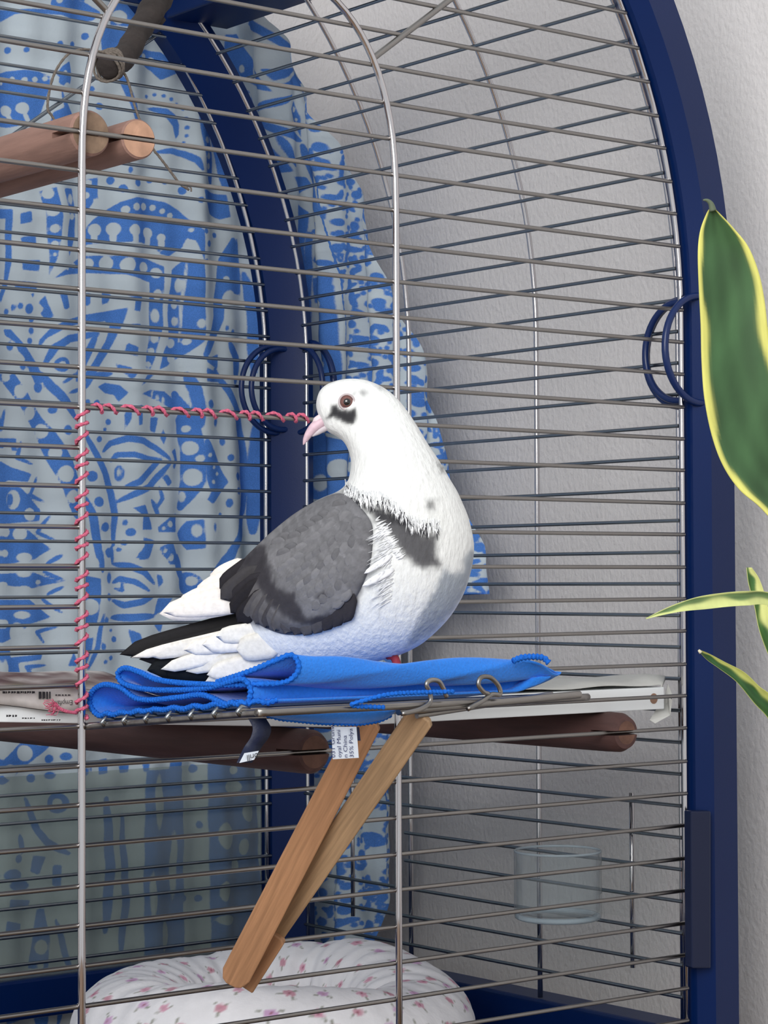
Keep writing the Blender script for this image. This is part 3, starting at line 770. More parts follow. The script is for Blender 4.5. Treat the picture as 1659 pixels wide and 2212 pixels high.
# triangulate the side outline with rings of points, then inflate both flanks into one closed body
bnd = OUTP[::1]
nb_ = len(bnd)
pts = [Vector((p[0], p[1])) for p in bnd]
ys, xs = np.nonzero(sd < -5)
st = 1
for j, i in zip(ys, xs):
    d = -sd[j, i]
    if d < 16 or ((i % 2 == 0) and (j % 2 == 0)) or GY[j, i] < 950:
        pts.append(Vector((float(GX[j, i]+(((j//2) % 2)*1.5 if GY[j, i] > 960 else 0)), float(GY[j, i]))))
edges = [(i, (i+1) % nb_) for i in range(nb_)]
vo, eo, fo, _, _, _ = delaunay_2d_cdt(pts, edges, [], 1, 1e-4)
vo = np.array([(v[0], v[1]) for v in vo])
sdv = sd_poly(vo[:, 0], vo[:, 1], [tuple(p) for p in OUTP])
isb = np.abs(sdv) < .35
w_ = np.where(isb, 0, np.maximum(depth_at(vo[:, 0], vo[:, 1]), .0006+.0012*np.sqrt(np.clip(-sdv, 0, 9))))
Vn, remap_f, remap_b, PXY = [], {}, {}, []
for i, (q, w0) in enumerate(zip(vo, w_)):
    remap_f[i] = len(Vn); Vn.append(bp_(q[0], q[1], w0)); PXY.append((q[0], q[1], 1))
    if isb[i]: remap_b[i] = remap_f[i]
    else:
        remap_b[i] = len(Vn); Vn.append(bp_(q[0], q[1], -w0)); PXY.append((q[0], q[1], -1))
Fb = []
for f in fo:
    a0, a1, a2 = f[:3]
    ar = (vo[a1][0]-vo[a0][0])*(vo[a2][1]-vo[a0][1])-(vo[a1][1]-vo[a0][1])*(vo[a2][0]-vo[a0][0])
    t = (f[0], f[1], f[2]) if ar < 0 else (f[0], f[2], f[1])
    Fb.append(tuple(remap_f[i] for i in t)); Fb.append(tuple(remap_b[i] for i in t[::-1]))
PXY = np.array(PXY)
bx, by = PXY[:, 0], PXY[:, 1]
def soft(P, n=4.0, noise=0.0, sc=.09, seed=1):
    d = sd_poly(bx, by, P)
    if noise: d = d+noise*rnoise(bx*sc*2, by*sc, seed)+noise*.6*rnoise(bx*sc*5.1, by*sc*1.2, seed+3)
    return 1/(1+np.exp(np.clip(d/n, -30, 30)))
white = srgb_np((236, 238, 237)); dark = srgb_np((58, 58, 62)); mid = srgb_np((112, 112, 116)); pale = srgb_np((176, 186, 196))
col = np.tile(white, (len(bx), 1))
def lay(c, m): col[:] = col*(1-m[:, None])+np.asarray(c)[None, :]*m[:, None]
# grey breast patch, crisp-edged plumage
lay(srgb_np((146, 155, 166)), .9*soft([(960, 1226), (941, 1258), (938, 1276), (915, 1305), (903, 1333), (887, 1365), (878, 1394), (906, 1382), (944, 1350), (969, 1325), (988, 1306), (1014, 1262), (1030, 1200), (1013, 1185), (1000, 1207), (997, 1230), (978, 1238)], 2.4, 3.5, .12, 6))
chest = [(790, 1092), (815, 1100), (850, 1108), (880, 1128), (912, 1150), (945, 1152), (938, 1170), (942, 1195), (950, 1220), (915, 1224), (890, 1215), (868, 1192), (845, 1160), (812, 1122)]
lay(mid*.62, soft(chest, 2.6, 3.2, .11, 2))
lay(dark*.75, .9*soft([(772, 1075), (800, 1090), (840, 1104), (880, 1120), (925, 1150), (900, 1150), (850, 1128), (806, 1116), (775, 1092)], 2.4, 6, .16, 5))
lay(dark, .85*soft([(742, 1055), (756, 1060), (790, 1080), (780, 1092), (748, 1070)], 2.5, 7, .2, 7))
lay(dark*1.1, .8*soft([(920, 1085), (938, 1080), (934, 1105), (922, 1100)], 2.2, 4, .25, 8))
lay(dark, .75*soft([(942, 1000), (952, 1000), (962, 1022), (952, 1022)], 1.8, 3, .3, 9))
lay(dark*.75, soft([(703, 906), (715, 893), (717, 877), (726, 876), (737, 887), (755, 889), (767, 883), (773, 899), (767, 918), (750, 919), (734, 909), (719, 904)], 1.6, 1.6, .2, 3))
lay(mid, .75*soft([(775, 850), (785, 844), (796, 850), (788, 858)], 3, 2, .2, 4)); lay(mid, .6*soft([(758, 855), (768, 850), (766, 857)], 2))
lay(mid, .7*soft([(812, 832), (824, 836), (826, 844), (818, 840)], 2.5))
lay(mid, soft([(735, 1060), (805, 1125), (800, 1230), (760, 1330), (640, 1362), (500, 1340), (490, 1240), (600, 1135), (690, 1072)], 3, 2))
MAT['plume'] = M('plumage', (1, 1, 1, 1), .85, attr='Col', noise=(320, .05, 3), bump=(230, .6, 4, .0026), stretch=(1, 1, .45), spec=.2, sheen=.15)
body = obj('body', Vn, Fb, MAT['plume'], bird_root)
colattr(body, col)
# stray feathered edge of the bib over the grey shoulder
def leafshape(base, tip, width, lift, normal, n=9, m=5, blunt=.55, curve=0.0):
    """a thin pointed-oval plate from base to tip; closed, with thickness"""
    base = np.asarray(base, float); tip = np.asarray(tip, float); normal = np.asarray(normal, float)
    ax = tip-base; Ln = np.linalg.norm(ax); ax /= Ln
    sidev = np.cross(normal, ax); sidev /= np.linalg.norm(sidev); nn = np.cross(ax, sidev)
    V = []
    for top in (1, -1):
        for i in range(n):
            t = i/(n-1)
            wd = width/2*(min(1, (t+.06)/.3)**.6)*(1-max(0, (t-blunt)/(1-blunt))**2.4)**.5
            for j in range(m):
                s = (j/(m-1)-.5)*2
                V.append(base+ax*(Ln*t)+sidev*(wd*s+curve*Ln*t*t)+nn*(lift*math.sin(math.pi*min(t*.9+.05, 1))-.045*width*s*s+top*.0003))
    F = []
    k = n*m
    for i in range(n-1):
        for j in range(m-1):
            a = i*m+j
            F.append((a, a+m, a+m+1, a+1)); F.append((k+a, k+a+1, k+a+m+1, k+a+m))
    rim = [j for j in range(m)]+[i*m+m-1 for i in range(1, n)]+[(n-1)*m+j for j in range(m-2, -1, -1)]+[i*m for i in range(n-2, 0, -1)]
    for i in range(len(rim)):
        a, b_ = rim[i], rim[(i+1) % len(rim)]
        F.append((a, b_, k+b_, k+a))
    return V, F
FM = {}
def fmat(c):
    if c not in FM:
        FM[c] = M('feather_%d' % len(FM), srgb(*c), .75, noise=(260, .08, 2), bump=(500, .25, 2, .0008), stretch=(1, 1, 1), spec=.25)
    return FM[c]
NV = -FWD
def feather(b, t, width, w0, w1, c, parent, lift=.002, name='feather', tilt=(0, 0, 0), blunt=.6, curve=0.0):
    return obj(name, *leafshape(bp_(b[0], b[1], w0), bp_(t[0], t[1], w1), width*PXM, lift, NV+np.array(tilt), blunt=blunt, curve=curve), fmat(c), parent)
# near wing: one shield following the flank, feathers laid over its lower edge
WO = smooth_path([(735, 1066), (770, 1086), (802, 1126), (806, 1165), (800, 1215), (786, 1255), (768, 1288), (742, 1318), (706, 1346), (662, 1362), (620, 1364), (580, 1352), (548, 1334), (524, 1312), (506, 1288), (500, 1262), (508, 1234), (528, 1208), (556, 1180), (592, 1146), (640, 1108), (690, 1080)], 5, closed=True)
WG = 3.6
wpts = [Vector((p[0], p[1])) for p in WO]
wx, wy = np.meshgrid(np.arange(495, 812, WG), np.arange(1062, 1368, WG))
wsd = sd_poly(wx.ravel(), wy.ravel(), [tuple(p) for p in WO])
for x, y, d in zip(wx.ravel(), wy.ravel(), wsd):
    if d < -2.5: wpts.append(Vector((float(x), float(y))))
wv, _, wf, _, _, _ = delaunay_2d_cdt(wpts, [(i, (i+1) % len(WO)) for i in range(len(WO))], [], 1, 1e-4)
wv = np.array([(v[0], v[1]) for v in wv])
wd_ = np.clip(-sd_poly(wv[:, 0], wv[:, 1], [tuple(p) for p in WO]), 0, None)
def wing_w(x, y):
    x = np.asarray(x, float)
    base = np.maximum(depth_at(x, y), np.interp(x, [480, 560, 640], [.018, .022, .018]))
    return base
wbase = wing_w(wv[:, 0], wv[:, 1])+.0008+.0052*np.sqrt(np.clip(wd_/26.0, 0, 1))
nW = len(wv)
def wing_mesh(sign):
    V = [bp_(q[0], q[1], sign*w) for q, w in zip(wv, wbase)]+[bp_(q[0], q[1], sign*(w-.0045)) for q, w in zip(wv, wbase)]
    F = []
    for f in wf:
        a0, a1, a2 = f[:3]
        ar = (wv[a1][0]-wv[a0][0])*(wv[a2][1]-wv[a0][1])-(wv[a1][1]-wv[a0][1])*(wv[a2][0]-wv[a0][0])
        t = (a0, a1, a2) if ar*sign < 0 else (a0, a2, a1)
        F.append(t); F.append(tuple(i+nW for i in t[::-1]))
    m = len(WO)
    for i in range(m):
        j = (i+1) % m
        F.append((i, j, j+nW, i+nW) if sign > 0 else (i, i+nW, j+nW, j))
    return V, F
WOL = [tuple(p) for p in WO]
BARP = [(520, 1215), (547, 1183), (580, 1177), (584, 1215), (602, 1262), (641, 1277), (667, 1328), (745, 1318), (700, 1370), (560, 1365), (500, 1300)]
bx, by = wv[:, 0], wv[:, 1]
col = np.tile(srgb_np((112, 112, 116)), (nW, 1))
# covert tips: rows of small lighter scallops fanning from the shoulder
ang = np.arctan2(by-1075, bx-790); rad = np.hypot(bx-790, by-1075)
row = rad/22.0
scl = np.mod(row+.0, 1.0); cell = np.floor(row); lat = np.mod(ang*rad/21.0+.5*(cell % 2), 1.0)
sc_edge = np.clip((scl-.55)/.45, 0, 1)*np.clip(1-np.abs(lat-.5)*1.6, 0, 1)
varn = rnoise(np.floor(ang*rad/21.0+.5*(cell % 2))*2.1, cell*3.7, 6)
col *= (1+.22*(sc_edge-.3)+.15*varn)[:, None]
col *= (1+.10*rnoise(bx*.05, by*.06, 2))[:, None]
bar = soft([(547, 1183), (580, 1177), (584, 1215), (602, 1262), (641, 1277), (667, 1328), (717, 1318), (745, 1318), (700, 1352), (630, 1332), (584, 1300), (547, 1240), (529, 1215)], 2.2, 4, .13, 3)
lay(srgb_np((46, 44, 50)), .92*bar)
rim_ = soft([(529, 1222), (547, 1243), (584, 1303), (630, 1335), (690, 1356), (660, 1372), (560, 1360), (515, 1310), (505, 1260)], 4, 3, .1, 4)
lay(srgb_np((88, 86, 88)), .85*rim_)
lay(srgb_np((42, 40, 46)), .9*soft([(495, 1290), (490, 1245), (540, 1190), (552, 1182), (540, 1225), (528, 1262), (534, 1305), (512, 1312)], 3, 3, .1, 5))
lay(srgb_np((40, 38, 44)), .9*soft([(688, 1285), (704, 1270), (712, 1283), (700, 1285)], 2))
colw = np.vstack([col, col])
MAT['wingm'] = M('wing_plumage', (1, 1, 1, 1), .8, attr='Col', noise=(240, .10, 3), bump=(150, .5, 3, .0016), spec=.25)
for sgn in (1, -1):
    wing = obj('wing', *wing_mesh(sgn), MAT['wingm'], bird_root)
    colattr(wing, colw)
    def wf_(b, t, width, c, w0=.0, w1=.0, lift=.0015, **kw):
        o = leafshape(bp_(b[0], b[1], sgn*(float(wing_w(b[0], b[1]))+.0055+w0)), bp_(t[0], t[1], sgn*(float(wing_w(t[0], t[1]))+.0035+w1)), width*PXM, lift, sgn*NV, **kw)
        return obj('feather', *o, fmat(c), wing)
    # primaries (white) and the dark secondaries
    for i, (b, t, wd, w1) in enumerate((((560, 1300), (356, 1322), 36, .000), ((558, 1282), (347, 1325), 62, -.001), ((560, 1262), (380, 1308), 60, -.002), ((552, 1240), (420, 1290), 66, -.003), ((545, 1226), (452, 1262), 62, -.004))):
        o = leafshape(bp_(b[0], b[1], sgn*(.019-.001*i)), bp_(t[0], t[1], sgn*(.012+w1)), wd*PXM, .002, sgn*NV, blunt=.35)
        obj('feather', *o, fmat((238, 232, 226)), wing)
    for b, t, wd, c in (((560, 1210), (478, 1270), 46, (38, 36, 41)), ((566, 1225), (480, 1292), 44, (62, 60, 63)), ((575, 1250), (502, 1322), 42, (36, 34, 38)), ((580, 1240), (504, 1298), 44, (44, 42, 47)), ((590, 1270), (516, 1342), 44, (36, 34, 39))):
        wf_(b, t, wd, c, -.004, -.002, blunt=.6)
    for rr2 in range(232, 40, -19):
        nfan = max(3, int(rr2*1.45/23))
        for q in range(nfan):
            th = math.radians(98+(186-98)*(q+.5*((rr2//19) % 2)+.25)/nfan)
            b = (790+rr2*math.cos(th), 1078+rr2*math.sin(th)*.98)
            t = (790+(rr2+30)*math.cos(th+.05), 1078+(rr2+30)*math.sin(th+.05)*.98)
            if max(sd_poly(np.array([b[0], t[0]]), np.array([b[1], t[1]]), WOL)) > -11: continue
            if sd_poly(np.array([t[0]]), np.array([t[1]]), BARP)[0] < 4: continue
            g_ = 100+((q*7+rr2) % 5)*5
            wf_(b, t, 25, (g_, g_, g_+4), -.0005, .0022, lift=.0006, blunt=.45)
    for i in range(11):
        u_ = i/10
        tx = 536+u_*210; ty = 1336+30*math.sin(u_*2.6)-34*max(0, u_-.6)
        c = [(84, 82, 84), (76, 74, 77), (66, 64, 68)][i % 3]
        if u_ > .72: c = (50, 48, 53)
        wf_((tx+26-30*u_+18, ty-66), (tx, ty), 36, c, -.002, .0008, blunt=.6)
# tail: black outer feathers, white under-tail
tail = obj('tail', *leafshape(bp_(600, 1395, .012), bp_(330, 1440, .002), 92*PXM, .004, NV, blunt=.5), fmat((20, 24, 28)), bird_root)
for b, t, wd, w0, w1, c in (((560, 1330), (258, 1414), 46, .004, .000, (32, 31, 33)), ((555, 1345), (282, 1420), 30, .010, .004, (30, 29, 31)), ((565, 1352), (286, 1419), 24, .014, .007, (240, 235, 227)), ((560, 1368), (316, 1415), 34, .015, .008, (228, 224, 217)),
                            ((520, 1410), (300, 1424), 30, .004, .001, (26, 26, 30)), ((500, 1410), (318, 1448), 54, .005, .002, (16, 20, 24)), ((520, 1420), (345, 1462), 52, .004, .002, (16, 20, 24)), ((540, 1430), (390, 1470), 54, .006, .003, (20, 25, 29)),
                            ((570, 1385), (350, 1444), 32, .017, .010, (236, 232, 224)), ((580, 1400), (404, 1448), 30, .019, .011, (224, 221, 214)), ((600, 1424), (446, 1470), 40, .018, .010, (228, 224, 215)), ((610, 1432), (470, 1478), 60, .020, .014, (226, 222, 213)), ((610, 1410), (450, 1455), 42, .022, .016, (230, 226, 218)),
                            ((590, 1370), (400, 1402), 38, .020, .013, (238, 234, 227)), ((600, 1372), (440, 1390), 46, .024, .017, (240, 236, 229)), ((600, 1355), (470, 1372), 40, .026, .020, (232, 229, 222)), ((612, 1385), (515, 1400), 56, .030, .024, (224, 221, 214))):
    feather(b, t, wd, w0, w1, c, tail, blunt=.62)
# bib feathers with ragged ends over the shoulder, and flank wisps
frg = random.Random(3)
def spike(x, y, dx, dy, r, w_end):
    P = [bp_(x, y, float(depth_at(x, y))+.0002), bp_(x+dx*.5, y+dy*.5, float(depth_at(x+dx*.5, y+dy*.5))+.0009), bp_(x+dx, y+dy, float(depth_at(x+dx, y+dy))+w_end)]
    return tube(P, np.array([r, r*.8, .15])*PXM, 5)
for nm, c, cnt, off in (('bib_fringe', (234, 236, 238), 300, 0), ('dark_fringe', (64, 64, 70), 80, 6)):
    parts = []
    for i in range(cnt):
        u_ = frg.random()
        x = 744+u_*204; y = 1046+u_*100+frg.uniform(-14, 10)+off+9*math.sin(u_*11)
        parts.append(spike(x, y, frg.uniform(-5, 6), frg.uniform(10, 28)*(1-.25*u_), frg.uniform(.7, 1.6), .0010))
    for i in range(cnt//4 if nm == 'bib_fringe' else 0):
        u_ = frg.random()
        x = 812+u_*50; y = 1128+u_*80+frg.uniform(-6, 6)
        parts.append(spike(x, y, frg.uniform(8, 20), frg.uniform(-10, -2), 1.8, .0012))
    o = obj(nm, *join(parts), fmat(c), body); o['kind'] = 'stuff'
parts = []
for i in range(90):
    u_ = frg.random()
    x = 838+u_*8+frg.uniform(-8, 8)-30*max(0, u_-.7); y = 1128+u_*165
    parts.append(spike(x, y, -frg.uniform(18, 44), frg.uniform(10, 26), frg.uniform(.9, 1.8), .0060))
o = obj('flank_fringe', *join(parts), fmat((232, 234, 238)), body); o['kind'] = 'stuff'
for b, t, wd in (((846, 1196), (788, 1234), 13), ((850, 1225), (784, 1260), 16)):
    feather(b, t, wd, float(depth_at(*b))+.0004, float(depth_at(*t))+.0072, (232, 234, 238), body, lift=.0005, blunt=.3)
# eyes
def disc_dome(cx, cy, r, w, hgt, n=20, rings=6, sgn=1):
    V = []; F = []
    for i in range(rings+1):
        a = math.pi/2*i/rings
        for k in range(n):
            t = 2*math.pi*k/n
            V.append(bp_(cx+r*math.cos(a)*math.cos(t), cy+r*math.cos(a)*math.sin(t), sgn*(w+hgt*math.sin(a))))
    for i in range(rings):
        for k in range(n):
            l = (k+1) % n
            F.append((i*n+k, i*n+l, (i+1)*n+l, (i+1)*n+k))
    F.append(tuple(range(n)))
    return V, F
iris = M('iris', srgb(112, 72, 66), .25, noise=(900, .2, 2), coat=1.0)
pup = M('pupil', srgb(14, 10, 12), .05, coat=1.0)
lid = M('eye_rim', srgb(190, 178, 180), .6)
for sgn in (1, -1):
    we = float(depth_at(750, 871))
    e = obj('eye', *disc_dome(750, 871, 15.5, we-.0016, .0042, sgn=sgn), iris, bird_root)
    obj('pupil', *disc_dome(750.5, 871, 7.8, we+.0018, .0014, sgn=sgn), pup, e)
    ringp = [bp_(750+16.2*math.cos(t), 871+16.2*math.sin(t), sgn*(we+.0002)) for t in np.linspace(0, 2*math.pi, 28, endpoint=False)]
    obj('eye_rim', *tube(ringp, .0009, 6, closed=True), lid, e)
# beak
beakm = M('beak_horn', srgb(214, 184, 196), .45, noise=(200, .1, 2), bump=(300, .2, 2, .0006))
def horn(P, R, flat_):
    pts = smooth_path([bp_(x, y, 0) for x, y in P], 5)
    r = np.interp(np.linspace(0, 1, len(pts)), np.linspace(0, 1, len(R)), R)*PXM
    return tube(pts, r, 12)
beak = obj('beak', *horn([(706, 905), (694, 912), (680, 922), (668, 936), (660, 950), (655, 961)], [11, 13, 11.5, 9, 6, 1.0], .9), beakm, bird_root)
obj('cere', *horn([(704, 900), (694, 904), (684, 910), (676, 918)], [6, 10.5, 9.5, 3], .9), M('cere_skin', srgb(232, 214, 220), .6), beak)
obj('lower_beak', *horn([(712, 920), (698, 926), (686, 934), (674, 942)], [8, 8, 6, 2], .9), M('lower_beak_horn', srgb(205, 196, 202), .5), beak)
# legs and feet
red = M('foot_skin', srgb(160, 52, 62), .6, bump=(400, .4, 2, .001))
for k, (x, wz, dn) in enumerate(((860, .012, 9), (800, -.020, 33))):
    leg = obj('leg', *tube(smooth_path([bp_(x-30, 1400, wz), bp_(x-6, 1422, wz), bp_(x, 1450+dn, wz)], 5), [.0055]*4+[.0036]*7, 10), red, bird_root)
    for dx, dw in ((34, .0), (26, .016), (24, -.016), (-24, .004)):
        obj('toe', *tube(smooth_path([bp_(x, 1449+dn, wz), bp_(x+dx*.5, 1450+dn, wz+dw*.5), bp_(x+dx, 1455+dn, wz+dw)], 4), np.linspace(.0034, .0018, 9), 8), red, leg)

# ------------------------------------------------------------------ folded blue fleece cloth on the hatch
fleece = M('blue_fleece', srgb(46, 126, 224), .95, noise=(500, .07, 3), bump=(520, .5, 3, .0012), spec=.1, sheen=.25)
hemm = M('blue_overlock', srgb(34, 104, 204), .95, noise=(420, .2, 3), bump=(420, .9, 3, .0018), spec=.1)
prof_px = [(470, 1474), (540, 1449), (600, 1418), (628, 1404), (643, 1414), (646, 1438), (630, 1462), (606, 1472), (560, 1476), (480, 1479), (400, 1476), (340, 1468), (302, 1452), (272, 1443), (256, 1455), (268, 1476), (320, 1489), (400, 1490), (460, 1484), (500, 1472), (526, 1467), (542, 1486), (538, 1516), (520, 1530), (486, 1520), (440, 1501), (390, 1506), (330, 1512), (292, 1507), (262, 1486), (226, 1479), (199, 1496), (197, 1526), (222, 1550), (262, 1546), (310, 1537), (360, 1533), (420, 1535), (480, 1531), (540, 1530), (600, 1531)]
def xleft(px_): return -.150+max(0, px_-520)*.00028
prof = np.array([onX(x, y, xleft(x)) for x, y in prof_px])
prof = smooth_path(prof, 6)
npf = len(prof)
def hatch_z(y): return -.3205+(-.004-y)*math.tan(TH)+.0068
xsamp = np.concatenate([np.linspace(0, .05, 6)[:-1], np.linspace(.05, 1, 44)])
XE = .136
V = []
for iu, u_ in enumerate(xsamp):
    for j, q in enumerate(prof):
        x = q[0]+(XE+.012*math.sin(j*.21)-q[0])*u_
        hs = np.interp(x, [-.15, -.10, -.04, .02, .09, .125, .145], [1.0, .84, .70, .68, .70, .72, .42])
        y = q[1]+.004*math.sin(x*38+j*.05)*u_
        # the tail's weight presses the rear layers down
        sx2 = min(1, max(0, (x+.146)/.034)); sy2 = min(1, max(0, (q[1]+.165)/.055))
        hs = hs*(1-.42*sx2*sx2*(3-2*sx2)*sy2*sy2*(3-2*sy2))
        # fold of the hem pulls slightly toward the middle at the far end
        y = y+(-.205-y)*.22*u_*u_
        y = y+(-.246-y)*min(1, max(0, (u_-.88)/.12))**2*.6
        zb = hatch_z(y)
        hgt = max(q[2]-hatch_z(q[1]), .0006+.002*math.sin(j*.7)**2)
        ce = min(1, max(0, (u_-.90)/.10))**2*.72
        z_ = zb+hgt*hs*(1-ce)+ce*.016+.0018*math.sin(x*55+j*.3)*min(1, u_*6)*(hgt > .006)
        V.append((x, y, z_))
V = np.array(V)
F = []
for i in range(len(xsamp)-1):
    for j in range(npf-1):
        a = i*npf+j
        F.append((a, a+1, a+npf+1, a+npf))
# the layer that sags under the shelf bar
sg = []
ns = 26
for i in range(ns):
    u_ = i/(ns-1)
    x0 = 560+u_*296
    top_ = onY(x0, np.interp(x0, [560, 860, 920], [1538, 1532, 1534]), YH+.011)
    depth = np.interp(u_, [0, .15, .45, .75, .93, 1], [2, 15, 26, 30, 20, 2])
    for k in range(5):
        t = k/4
        p = onY(x0, np.interp(x0, [560, 860, 920], [1538, 1532, 1534])+depth*t, YH+.011+.010*t-.003*math.sin(3.1*t))
        sg.append(p)
o0 = len(V)
V = np.vstack([V, np.array(sg)])
for i in range(ns-1):
    for k in range(4):
        a = o0+i*5+k
        F.append((a, a+1, a+6, a+5))
cloth = obj('folded_cloth', V, F, fleece, base=True)
m_ = cloth.modifiers.new('thick', 'SOLIDIFY'); m_.thickness = .0022; m_.offset = 0
ms = cloth.modifiers.new('sub', 'SUBSURF'); ms.levels = 1; ms.render_levels = 1
tag(cloth, 'bright blue folded fleece cloth under the pigeon', 'cloth')
def rope(path, r=.0021):
    P = np.asarray(path)
    L_ = np.concatenate([[0], np.cumsum(np.linalg.norm(np.diff(P, axis=0), axis=1))])
    n = max(8, int(L_[-1]/.0009))
    s = np.linspace(0, L_[-1], n)
    Q = np.stack([np.interp(s, L_, P[:, k]) for k in range(3)], 1)
    return tube(Q, r*(1+.20*np.sin(s*2*math.pi/.0036)), 8)
obj('hem', *rope([(x-.0006, y, z_) for x, y, z_ in V[:npf]]), hemm, cloth)
obj('hem', *rope(smooth_path([onY(830, 1528, YH-.010), onY(760, 1524, YH-.006), onY(790, 1512, YH-.012), onY(840, 1500, YH-.017), onY(900, 1496, YH-.018), onY(980, 1494, YH-.018)], 6), .0017), hemm, cloth)
obj('hem', *rope(smooth_path([sg[i*5+4] for i in range(0, ns, 2)], 5), .0018), hemm, cloth)
endp = V[(len(xsamp)-1)*npf:(len(xsamp)-1)*npf+npf]
obj('hem', *rope(smooth_path([onY(1108, 1428, YH+.006), onY(1130, 1420, YH+.004), onY(1170, 1420, YH), onY(1186, 1432, YH-.004)], 6), .0024), hemm, cloth)
tagm = M('label_satin', srgb(216, 224, 236), .6, bump=(700, .2, 2, .0005))
inkm = M('label_ink', srgb(34, 44, 96), .7)
def text_mesh(body_, size):
    cu = bpy.data.curves.new('lettering', 'FONT')
    cu.body = body_; cu.size = size; cu.align_x = 'LEFT'; cu.resolution_u = 2
    to = bpy.data.objects.new('lettering', cu)
    scene.collection.objects.link(to)
    bpy.context.view_layer.update()
    me = bpy.data.meshes.new_from_object(to.evaluated_get(bpy.context.evaluated_depsgraph_get()))
    bpy.data.objects.remove(to)
    return me
def lettering(body_, size, origin, xdir, ydir, mat, parent, lift=.0004, name='lettering'):
    me = text_mesh(body_, size)
    xdir = np.asarray(xdir, float); xdir /= np.linalg.norm(xdir)
    ydir = np.asarray(ydir, float); ydir -= xdir*(xdir @ ydir); ydir /= np.linalg.norm(ydir)
    n = np.cross(xdir, ydir)
    co = np.array([v.co[:] for v in me.vertices])
    W = np.asarray(origin)+co[:, :1]*xdir+co[:, 1:2]*ydir+n*lift
    F = [tuple(p.vertices) for p in me.polygons]
    return obj(name, W, F, mat, parent, smooth=False)
YT = YH+.020
lab = [onY(717, 1570, YT), onY(770, 1570, YT), onY(775, 1637, YT-.004), onY(720, 1640, YT-.004)]
lo = obj('care_label', *prism(lab, (0, .0007, 0)), tagm, cloth, smooth=False)
lo['label'] = 'white printed care label'
o2 = obj('label_fold', *prism([onY(770, 1570, YT), onY(776, 1571, YT+.003), onY(779, 1600, YT), onY(773, 1600, YT-.001)], (0, .0006, 0)), M('navy_satin', srgb(24, 34, 66), .6), lo, smooth=False)
vx = onY(720, 1640, YT-.004)-onY(717, 1570, YT); hx = onY(770, 1570, YT)-onY(717, 1570, YT)
for i, tx in enumerate(('031 Gr\u00fcnwa', 'oyal Muni', 'n China', '35% Polya')):
    lettering(tx, .0054, onY(724+i*13.2, 1637, YT-.0048), -vx, -hx*-1*-1, inkm, lo, .0003)
navy = M('navy_ribbon', srgb(16, 26, 56), .55, bump=(300, .4, 2, .001))
sp = smooth_path([onY(556, 1552, YT), onY(566, 1572, YT-.002), onY(562, 1592, YT-.002), onY(548, 1612, YT), onY(538, 1630, YT-.002), onY(528, 1648, YT-.004)], 5)
hw_ = onY(578, 1560, YT)-onY(555, 1560, YT)
wd2 = np.interp(np.linspace(0, 1, len(sp)), [0, .3, .7, 1], [.82, .86, .8, .7])
Vs = []
for q, w2 in zip(sp, wd2):
    Vs += [q-hw_*w2, q+hw_*w2, q+hw_*w2+np.array((0, .0006, 0)), q-hw_*w2+np.array((0, .0006, 0))]
Fs = []
for i in range(len(sp)-1):
    for k in range(4): Fs.append((i*4+k, i*4+(k+1) % 4, i*4+4+(k+1) % 4, i*4+4+k))
Fs += [(3, 2, 1, 0), tuple((len(sp)-1)*4+k for k in range(4))]
rb = obj('ribbon_tag', Vs, Fs, navy, cloth)
we_ = [onY(529, 1627, YT-.005), onY(559, 1622, YT-.005), onY(549, 1641, YT-.006), onY(518, 1648, YT-.006)]
wl = obj('tag_end', *prism(we_, (0, .0006, 0)), tagm, rb, smooth=False)
lettering('brill', .0064, onY(556, 1626, YT-.0066), onY(529, 1632, YT)-onY(556, 1626, YT), (0, 0, -1), M('black_ink', srgb(24, 24, 28), .7), wl, .0002)

# ------------------------------------------------------------------ bamboo tongs propping the shelf
bamboo = M('bamboo', srgb(174, 130, 96), .6, noise=(26, .20, 4), bump=(60, .25, 3, .0006), stretch=(.6, 14, 9))
bamboo2 = M('bamboo_pale', srgb(170, 140, 108), .65, noise=(26, .22, 4), bump=(60, .3, 3, .0006), stretch=(.6, 16, 9))
tongs = thing('bamboo_tongs', 'pair of bamboo tongs propped upright below the blue cloth', 'tongs', tuple(onY(510, 2128, -.014)))
def board(name, p0, p1, w0, w1, thick, mat, parent, round_end=True, toward=None):
    p0 = np.asarray(p0, float); p1 = np.asarray(p1, float)
    a = p1-p0; Ln = np.linalg.norm(a); a /= Ln
    v = (p0+p1)/2-CAM; v /= np.linalg.norm(v)
    wv_ = np.cross(a, v); wv_ /= np.linalg.norm(wv_)
    nv = np.cross(wv_, a)
    outl = []
    if round_end:
        outl += [(.030, -w0/2), (.012, -w0/2), (.003, -w0/2*.72), (0, -w0/2*.35), (0, w0/2*.35), (.003, w0/2*.72), (.012, w0/2), (.030, w0/2)]
    else: outl += [(0, -w0/2), (0, w0/2)]
    outl += [(Ln-.004, w1/2), (Ln, w1/2-.004), (Ln, -w1/2+.004), (Ln-.004, -w1/2)]
    m = len(outl)
    V = [(x, y, thick/2) for x, y in outl]+[(x, y, -thick/2) for x, y in outl]
    F = [tuple(range(m-1, -1, -1)), tuple(range(m, 2*m))]+[(i, (i+1) % m, m+(i+1) % m, m+i) for i in range(m)]
    o = obj(name, V, F, mat, parent, smooth=False)
    o.data.flip_normals() if False else None
    Mx = Matrix((tuple([a[0], wv_[0], nv[0], p0[0]]), tuple([a[1], wv_[1], nv[1], p0[1]]), tuple([a[2], wv_[2], nv[2], p0[2]]), (0, 0, 0, 1)))
    pl_ = LOC.get(parent.name, (0, 0, 0))
    o.matrix_parent_inverse = Matrix.Identity(4)
    o.matrix_basis = Matrix.Translation(Vector(pl_)).inverted() @ Mx
    bevel(o, .0012, 2)
    return o
